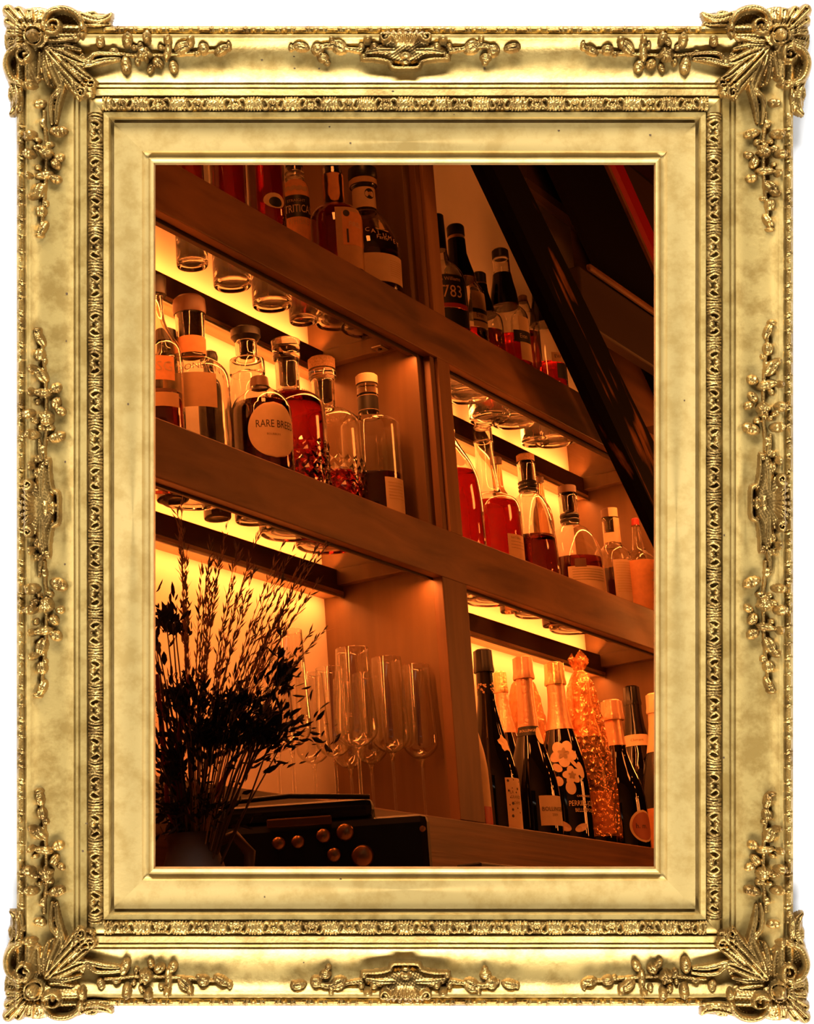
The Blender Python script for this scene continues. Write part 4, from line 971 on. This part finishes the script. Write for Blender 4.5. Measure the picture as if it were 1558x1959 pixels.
wine_glass('wine glass standing behind the dark dried leaves, fifth from the right', 1.10, (596, 1370), 1290, 1462, 54)
wine_glass('large wine glass half hidden by the dried leaves before the bright wall', 1.05, (553, 1320), 1208, 1432, 64)
wine_glass('leftmost wine glass with its bowl lost behind the dark dried leaves', 1.085, (527, 1350), 1262, 1440, 58)
# ------------------------------------------------------------------ dried bouquet, jug, appliance in front of the shelves
Hx = np.array([M[0][0], M[0][1], 0]); Hx /= np.linalg.norm(Hx)            # level, across the view
Hy = np.array([-Hx[1], Hx[0], 0])                                        # level, away from the viewer
ROTZ = math.atan2(Hx[1], Hx[0])
M_leaf = plain('dried_dark_leaf', (.030, .012, .006), .7, noise=.4, nscale=60)
M_stem = plain('dried_stem', (.10, .045, .018), .7)
M_redstem = plain('red_stem', (.30, .02, .02), .6)
M_plume = plain('dried_grass', (.46, .24, .10), .8)
M_jug = plain('brown_ceramic', (.11, .045, .016), .7, noise=.15, nscale=30)
def jug():
    D = 2.58; c = atd(368, 1600, D); t = tag(empty('jug', (c[0], c[1], c[2]-.16)), 'brown ceramic jug holding the dried bouquet at the lower left', 'jug')
    mb = MB(); mb.lathe([(.0005, .0), (.030, .0), (.036, .004), (.046, .04), (.050, .07), (.046, .10), (.034, .135), (.030, .15), (.034, .162), (.031, .162), (.027, .15), (.031, .135), (.043, .10), (.046, .07), (.03, .01), (.0005, .008)], 48, caps=False)
    mb.build('body', M_jug, t)
    mb = MB(); d = Hx*.7+Hy*-.7
    mb.tube([np.array([0, 0, .150])+Hx*.030, np.array([0, 0, .158])+Hx*.052, np.array([0, 0, .135])+Hx*.070, np.array([0, 0, .10])+Hx*.066, np.array([0, 0, .075])+Hx*.047], [.006, .007, .0075, .007, .006], 12)
    mb.build('handle', M_jug, t)
    return c
jc = jug()
def bouquet():
    D = 2.58; base = atd(368, 1600, D)
    t = tag(empty('dried_bouquet', tuple(base-np.array([0, 0, .10]))), 'bouquet of dark dried leaves and tan grasses in front of the bright bay', 'bouquet')
    o0 = np.array(t.location[:]); r = random.Random(21)
    P = lambda x, y, d=0.0: atd(x, y, D+d)-o0
    root = np.array([0, 0, .0])
    # leaf sprays
    clusters = [(400, 1405, 105, 52, 190, 0), (505, 1395, 85, 44, 120, 8), (540, 1290, 36, 60, 42, 4), (318, 1185, 36, 40, 40, 0), (330, 1470, 48, 66, 90, 0), (330, 1545, 40, 46, 60, 0), (350, 1330, 62, 44, 90, 0), (455, 1340, 60, 40, 70, 5), (395, 1545, 60, 34, 60, 0)]
    for (cx, cy, rx, ry, n, tilt) in clusters:
        mb = MB(); c0 = P(cx, cy)
        for k in range(int(n*3.6)):
            a = r.uniform(0, 6.283); q = min(abs(r.gauss(0, .78)), 1.7)
            x, y = cx+rx*q*math.cos(a), cy+ry*q*math.sin(a)
            c = P(x, y, r.uniform(-.05, .05)); L = r.uniform(.0035, .0115); w = L*r.uniform(.22, .38)
            out = c-P(370, 1560); out /= np.linalg.norm(out)+1e-6
            d = out+np.array([r.uniform(-.8, .8) for _ in range(3)]); d /= np.linalg.norm(d)
            s_ = np.cross(d, [r.uniform(-1, 1) for _ in range(3)]); s_ /= np.linalg.norm(s_); nn = np.cross(d, s_)
            V = [c-d*L, c-d*L*.3+s_*w+nn*w*.3, c+d*L*.4+s_*w*.8+nn*w*.3, c+d*L, c+d*L*.4-s_*w*.8+nn*w*.3, c-d*L*.3-s_*w+nn*w*.3, c-d*L*.2-nn*w*.15, c+d*L*.4-nn*w*.1]
            mb.add(V, [(0, 1, 6), (1, 2, 7, 6), (2, 3, 7), (3, 4, 7), (4, 5, 6, 7), (5, 0, 6)])
        mb.build('leaf_spray', M_leaf, t)
        st = MB(); e = P(cx, cy)
        for k in range(6):
            f = P(cx+r.uniform(-.8, .8)*rx, cy+r.uniform(-.8, .8)*ry, r.uniform(-.03, .03)); m = (root+f)/2+np.array([r.uniform(-.01, .01), r.uniform(-.01, .01), .012])
            st.tube([root, m, f], [.0014, .0012, .0007], 6)
        st.build('stem', M_stem, t)
    for (a, b, m) in (((352, 1592), (362, 1290), (338, 1440)), ((360, 1592), (445, 1462), (405, 1530)), ((345, 1595), (318, 1500), (322, 1550)), ((372, 1592), (300, 1290), (315, 1450))):
        mb = MB(); mb.tube([P(*a, -.01), P(*m, -.012), P(*b, -.015)], [.0042, .0038, .0026], 10); mb.build('red_stem', M_redstem, t)
    # feathery grasses, each a plume of fine hairs
    for k in range(34):
        tx = r.uniform(335, 600); ty = 1010+(tx-335)*r.uniform(.05, .62)+r.uniform(-20, 110)
        d = r.uniform(-.06, .06); e = P(tx, ty, d); m = P(368+(tx-368)*.32+r.uniform(-14, 4), 1600+(ty-1600)*.55, d*.5)
        pts = []
        for i in range(13):
            f = i/12; pts.append((1-f)**2*root+2*f*(1-f)*m+f*f*e)
        mb = MB(); mb.tube(pts, [.0009*(1-.6*i/12) for i in range(13)], 5)
        for i in range(7, 13):
            for q in range(10):
                f = i+r.random(); j = min(int(f), 11); p = pts[j]+(pts[j+1]-pts[j])*(f-j); dr = pts[j+1]-pts[j]; dr = dr/np.linalg.norm(dr)
                v = dr*.9+np.array([r.uniform(-1, 1) for _ in range(3)])*.42; v /= np.linalg.norm(v); L = r.uniform(.008, .017)
                s_ = np.cross(v, [r.uniform(-1, 1) for _ in range(3)]); s_ /= np.linalg.norm(s_); w = .0011
                mb.add([p, p+v*L*.5+s_*w, p+v*L, p+v*L*.5-s_*w], [(0, 1, 2, 3)])
        mb.build('grass_plume', M_plume, t)
bouquet()

M_mach = plain('black_enamel', (.006, .004, .004), .5, spec=.3)
M_brass = plain('brass_knob', (.45, .22, .09), .3, .9)
def appliance():
    D = 2.78; c = atd(610, 1640, D); t = tag(empty('coffee_machine', (c[0], c[1], c[2]-.30), ROTZ), 'black coffee machine with brass knobs in front of the wine glasses', 'coffee machine')
    k = D/F; X = lambda px: (px-610)*k; Z = lambda py: (1640-py)*k/math.cos(math.radians(15.14))+.30
    mb = MB(); mb.box((X(395), -.01, 0.0), (X(826), .10, Z(1573)), bev=.012); mb.build('body', M_mach, t)
    mb = MB(); mb.box((X(392), -.005, Z(1574)), (X(722), .095, Z(1536)), bev=.011); mb.build('cup_tray', M_mach, t)
    mb = MB(); mb.tube([(X(400), -.004, Z(1530)), (X(560), -.004, Z(1524)), (X(715), -.004, Z(1536))], .0035, 10); mb.build('tray_rail', M_mach, t)
    def disc(name, px, py, r, mat, d=.012):
        m = MB(); V = []; n = 24
        for y, q in ((-.008, .95), (-.008-d*.7, 1.0), (-.008-d, .82)):
            for i in range(n): V.append((X(px)+q*r*k*math.cos(6.2832*i/n), y, Z(py)+q*r*k*math.sin(6.2832*i/n)))
        Fc = [(j*n+i, j*n+(i+1) % n, (j+1)*n+(i+1) % n, (j+1)*n+i) for j in range(2) for i in range(n)]+[tuple(range(2*n, 3*n))]
        return m.add(V, Fc, True).build(name, mat, t)
    for x, y, r in ((536, 1612, 13), (573, 1612, 13), (622, 1604, 14), (664, 1600, 17), (694, 1646, 22), (640, 1640, 14)): disc('knob', x, y, r, M_brass)
    mb = MB(); mb.box((X(515), -.0135, Z(1583)), (X(640), -.0095, Z(1566)), bev=.002); o = mb.build('badge_plate', plain('bronze_plate', (.16, .07, .025), .4, .6), t)
    disc('screw', 812, 1603, 6, M_brass, .003)
appliance()
def black_box():
    a, b = on(899, 1651, 1, .955*S), on(1067, 1660, 1, .955*S)
    m = MB(); m.box((0, 0, 0), (b[0]-a[0], .045, .12), bev=.003); o = m.build('speaker_box', M_mach, loc=(a[0], .955*S-.02, a[2]-.12))
    tag(o, 'small black box top just above the bottom edge of the frame below the champagne', 'box')
black_box()
# ------------------------------------------------------------------ light of the white room in front, with added fills
def area(name, loc, target, sx, sy, power, col=(1, 1, 1), spread=180):
    l = bpy.data.lights.new(name, 'AREA'); l.shape = 'RECTANGLE'; l.size = sx; l.size_y = sy; l.energy = power; l.color = col
    l.spread = math.radians(spread)
    o = bpy.data.objects.new(name, l); COL.objects.link(o); o.location = loc
    d = Vector(target)-Vector(loc); o.rotation_euler = d.to_track_quat('-Z', 'Y').to_euler()
    return o
def fp(x, y, z): return np.array((fm @ Vector((x, y, z)))[:])
area('room_light', fp(-.25, 1.75, .9), fp(0, 0, 0), 1.8, .3, 116)
area('room_light', fp(.1, -1.62, .86), fp(0, 0, 0), 1.8, .3, 88)  # fill added from below, clears the frame's shadow off the wall
area('room_light', fp(-1.75, .15, .95), fp(0, 0, 0), .3, 1.6, 13)  # side fills, added to keep the wall evenly white
area('room_light', fp(1.75, .15, .95), fp(0, 0, 0), .3, 1.6, 12)
w = bpy.data.worlds.new('world'); sc.world = w; w.use_nodes = True
w.node_tree.nodes['Background'].inputs['Color'].default_value = (0, 0, 0, 1)
sc.view_settings.view_transform = 'Standard'; sc.view_settings.look = 'None'
sc.view_settings.exposure = 0; sc.view_settings.gamma = 1; sc.view_settings.use_curve_mapping = False
sc.cycles.use_denoising = True
sc.cycles.max_bounces = 16; sc.cycles.transmission_bounces = 14; sc.cycles.transparent_max_bounces = 24
sc.cycles.glossy_bounces = 5; sc.cycles.diffuse_bounces = 4
sc.cycles.caustics_refractive = False; sc.cycles.caustics_reflective = False; sc.cycles.blur_glossy = .3
sc.cycles.sample_clamp_indirect = 6
# ------------------------------------------------------------------ strip lights and lamps of the bar, and lights added out of view
def led(x0, x1, y, z, dy, dz, power):
    l = area('strip_light', U((x0+x1)/2, y, z), U((x0+x1)/2, y+dy, z+dz), (x1-x0)*S, .012, power, LED)
    d = Vector((0, dy, dz)).normalized()
    xa = Vector((1, 0, 0)); za = -d; ya = za.cross(xa)
    mm = Matrix((xa, ya, za)).transposed().to_4x4(); mm.translation = Vector(U((x0+x1)/2, y, z)); l.matrix_world = mm
    return l
for x0, x1 in ((1.27, 1.885), (1.95, 2.565)):
    led(x0, x1, 1.127, .5050, .42, -.9, 1.9)
    led(x0, x1, 1.127, .7545, .42, -.9, 1.9)
    led(x0, x1, 1.1265, .5435, .6, .8, 2.2)
    led(x0, x1, 1.1265, .793, .6, .8, 2.2)
for x0, x1 in ((1.27, 1.885), (1.95, 2.565)):
    for z in (.5062, .7562): led(x0, x1, 1.0180, z, .0001, -1, 3.6)
WARM = (1.0, .24, .036)
area('warm_light', U(2.45, .25, .95), U(1.95, 1.0, .55), .25, .25, 3.5, WARM)
area('warm_light', U(1.25, .62, 1.35), U(1.7, 1.0, .6), .3, .3, 4.6, WARM)

def bulb(i, loc, p):
    l = bpy.data.lights.new('bulb', 'POINT'); l.energy = p; l.color = WARM; l.shadow_soft_size = .018
    o = bpy.data.objects.new('bulb', l); COL.objects.link(o); o.location = loc
for i, (x, y, z) in enumerate(((2.62, .30, .62), (2.68, .28, .70), (2.60, .26, .78), (2.72, .34, .55), (2.55, .22, .50), (2.75, .30, .86))): bulb(i, U(x, y, z), .9)

area('warm_light', U(3.5, .80, .75), U(2.85, 1.2, 1.2), .25, .25, 16, WARM)  # added out of view to brighten the boarded wall and timbers

for x, y, z in ((2.50, .36, .42), (2.58, .34, .47), (2.66, .38, .40)):  # unseen strips added to put glints on the wine glasses
    area('glint_light', U(x, y, z), U(1.78, 1.05, .38), .06, .34, 1.7, WARM)
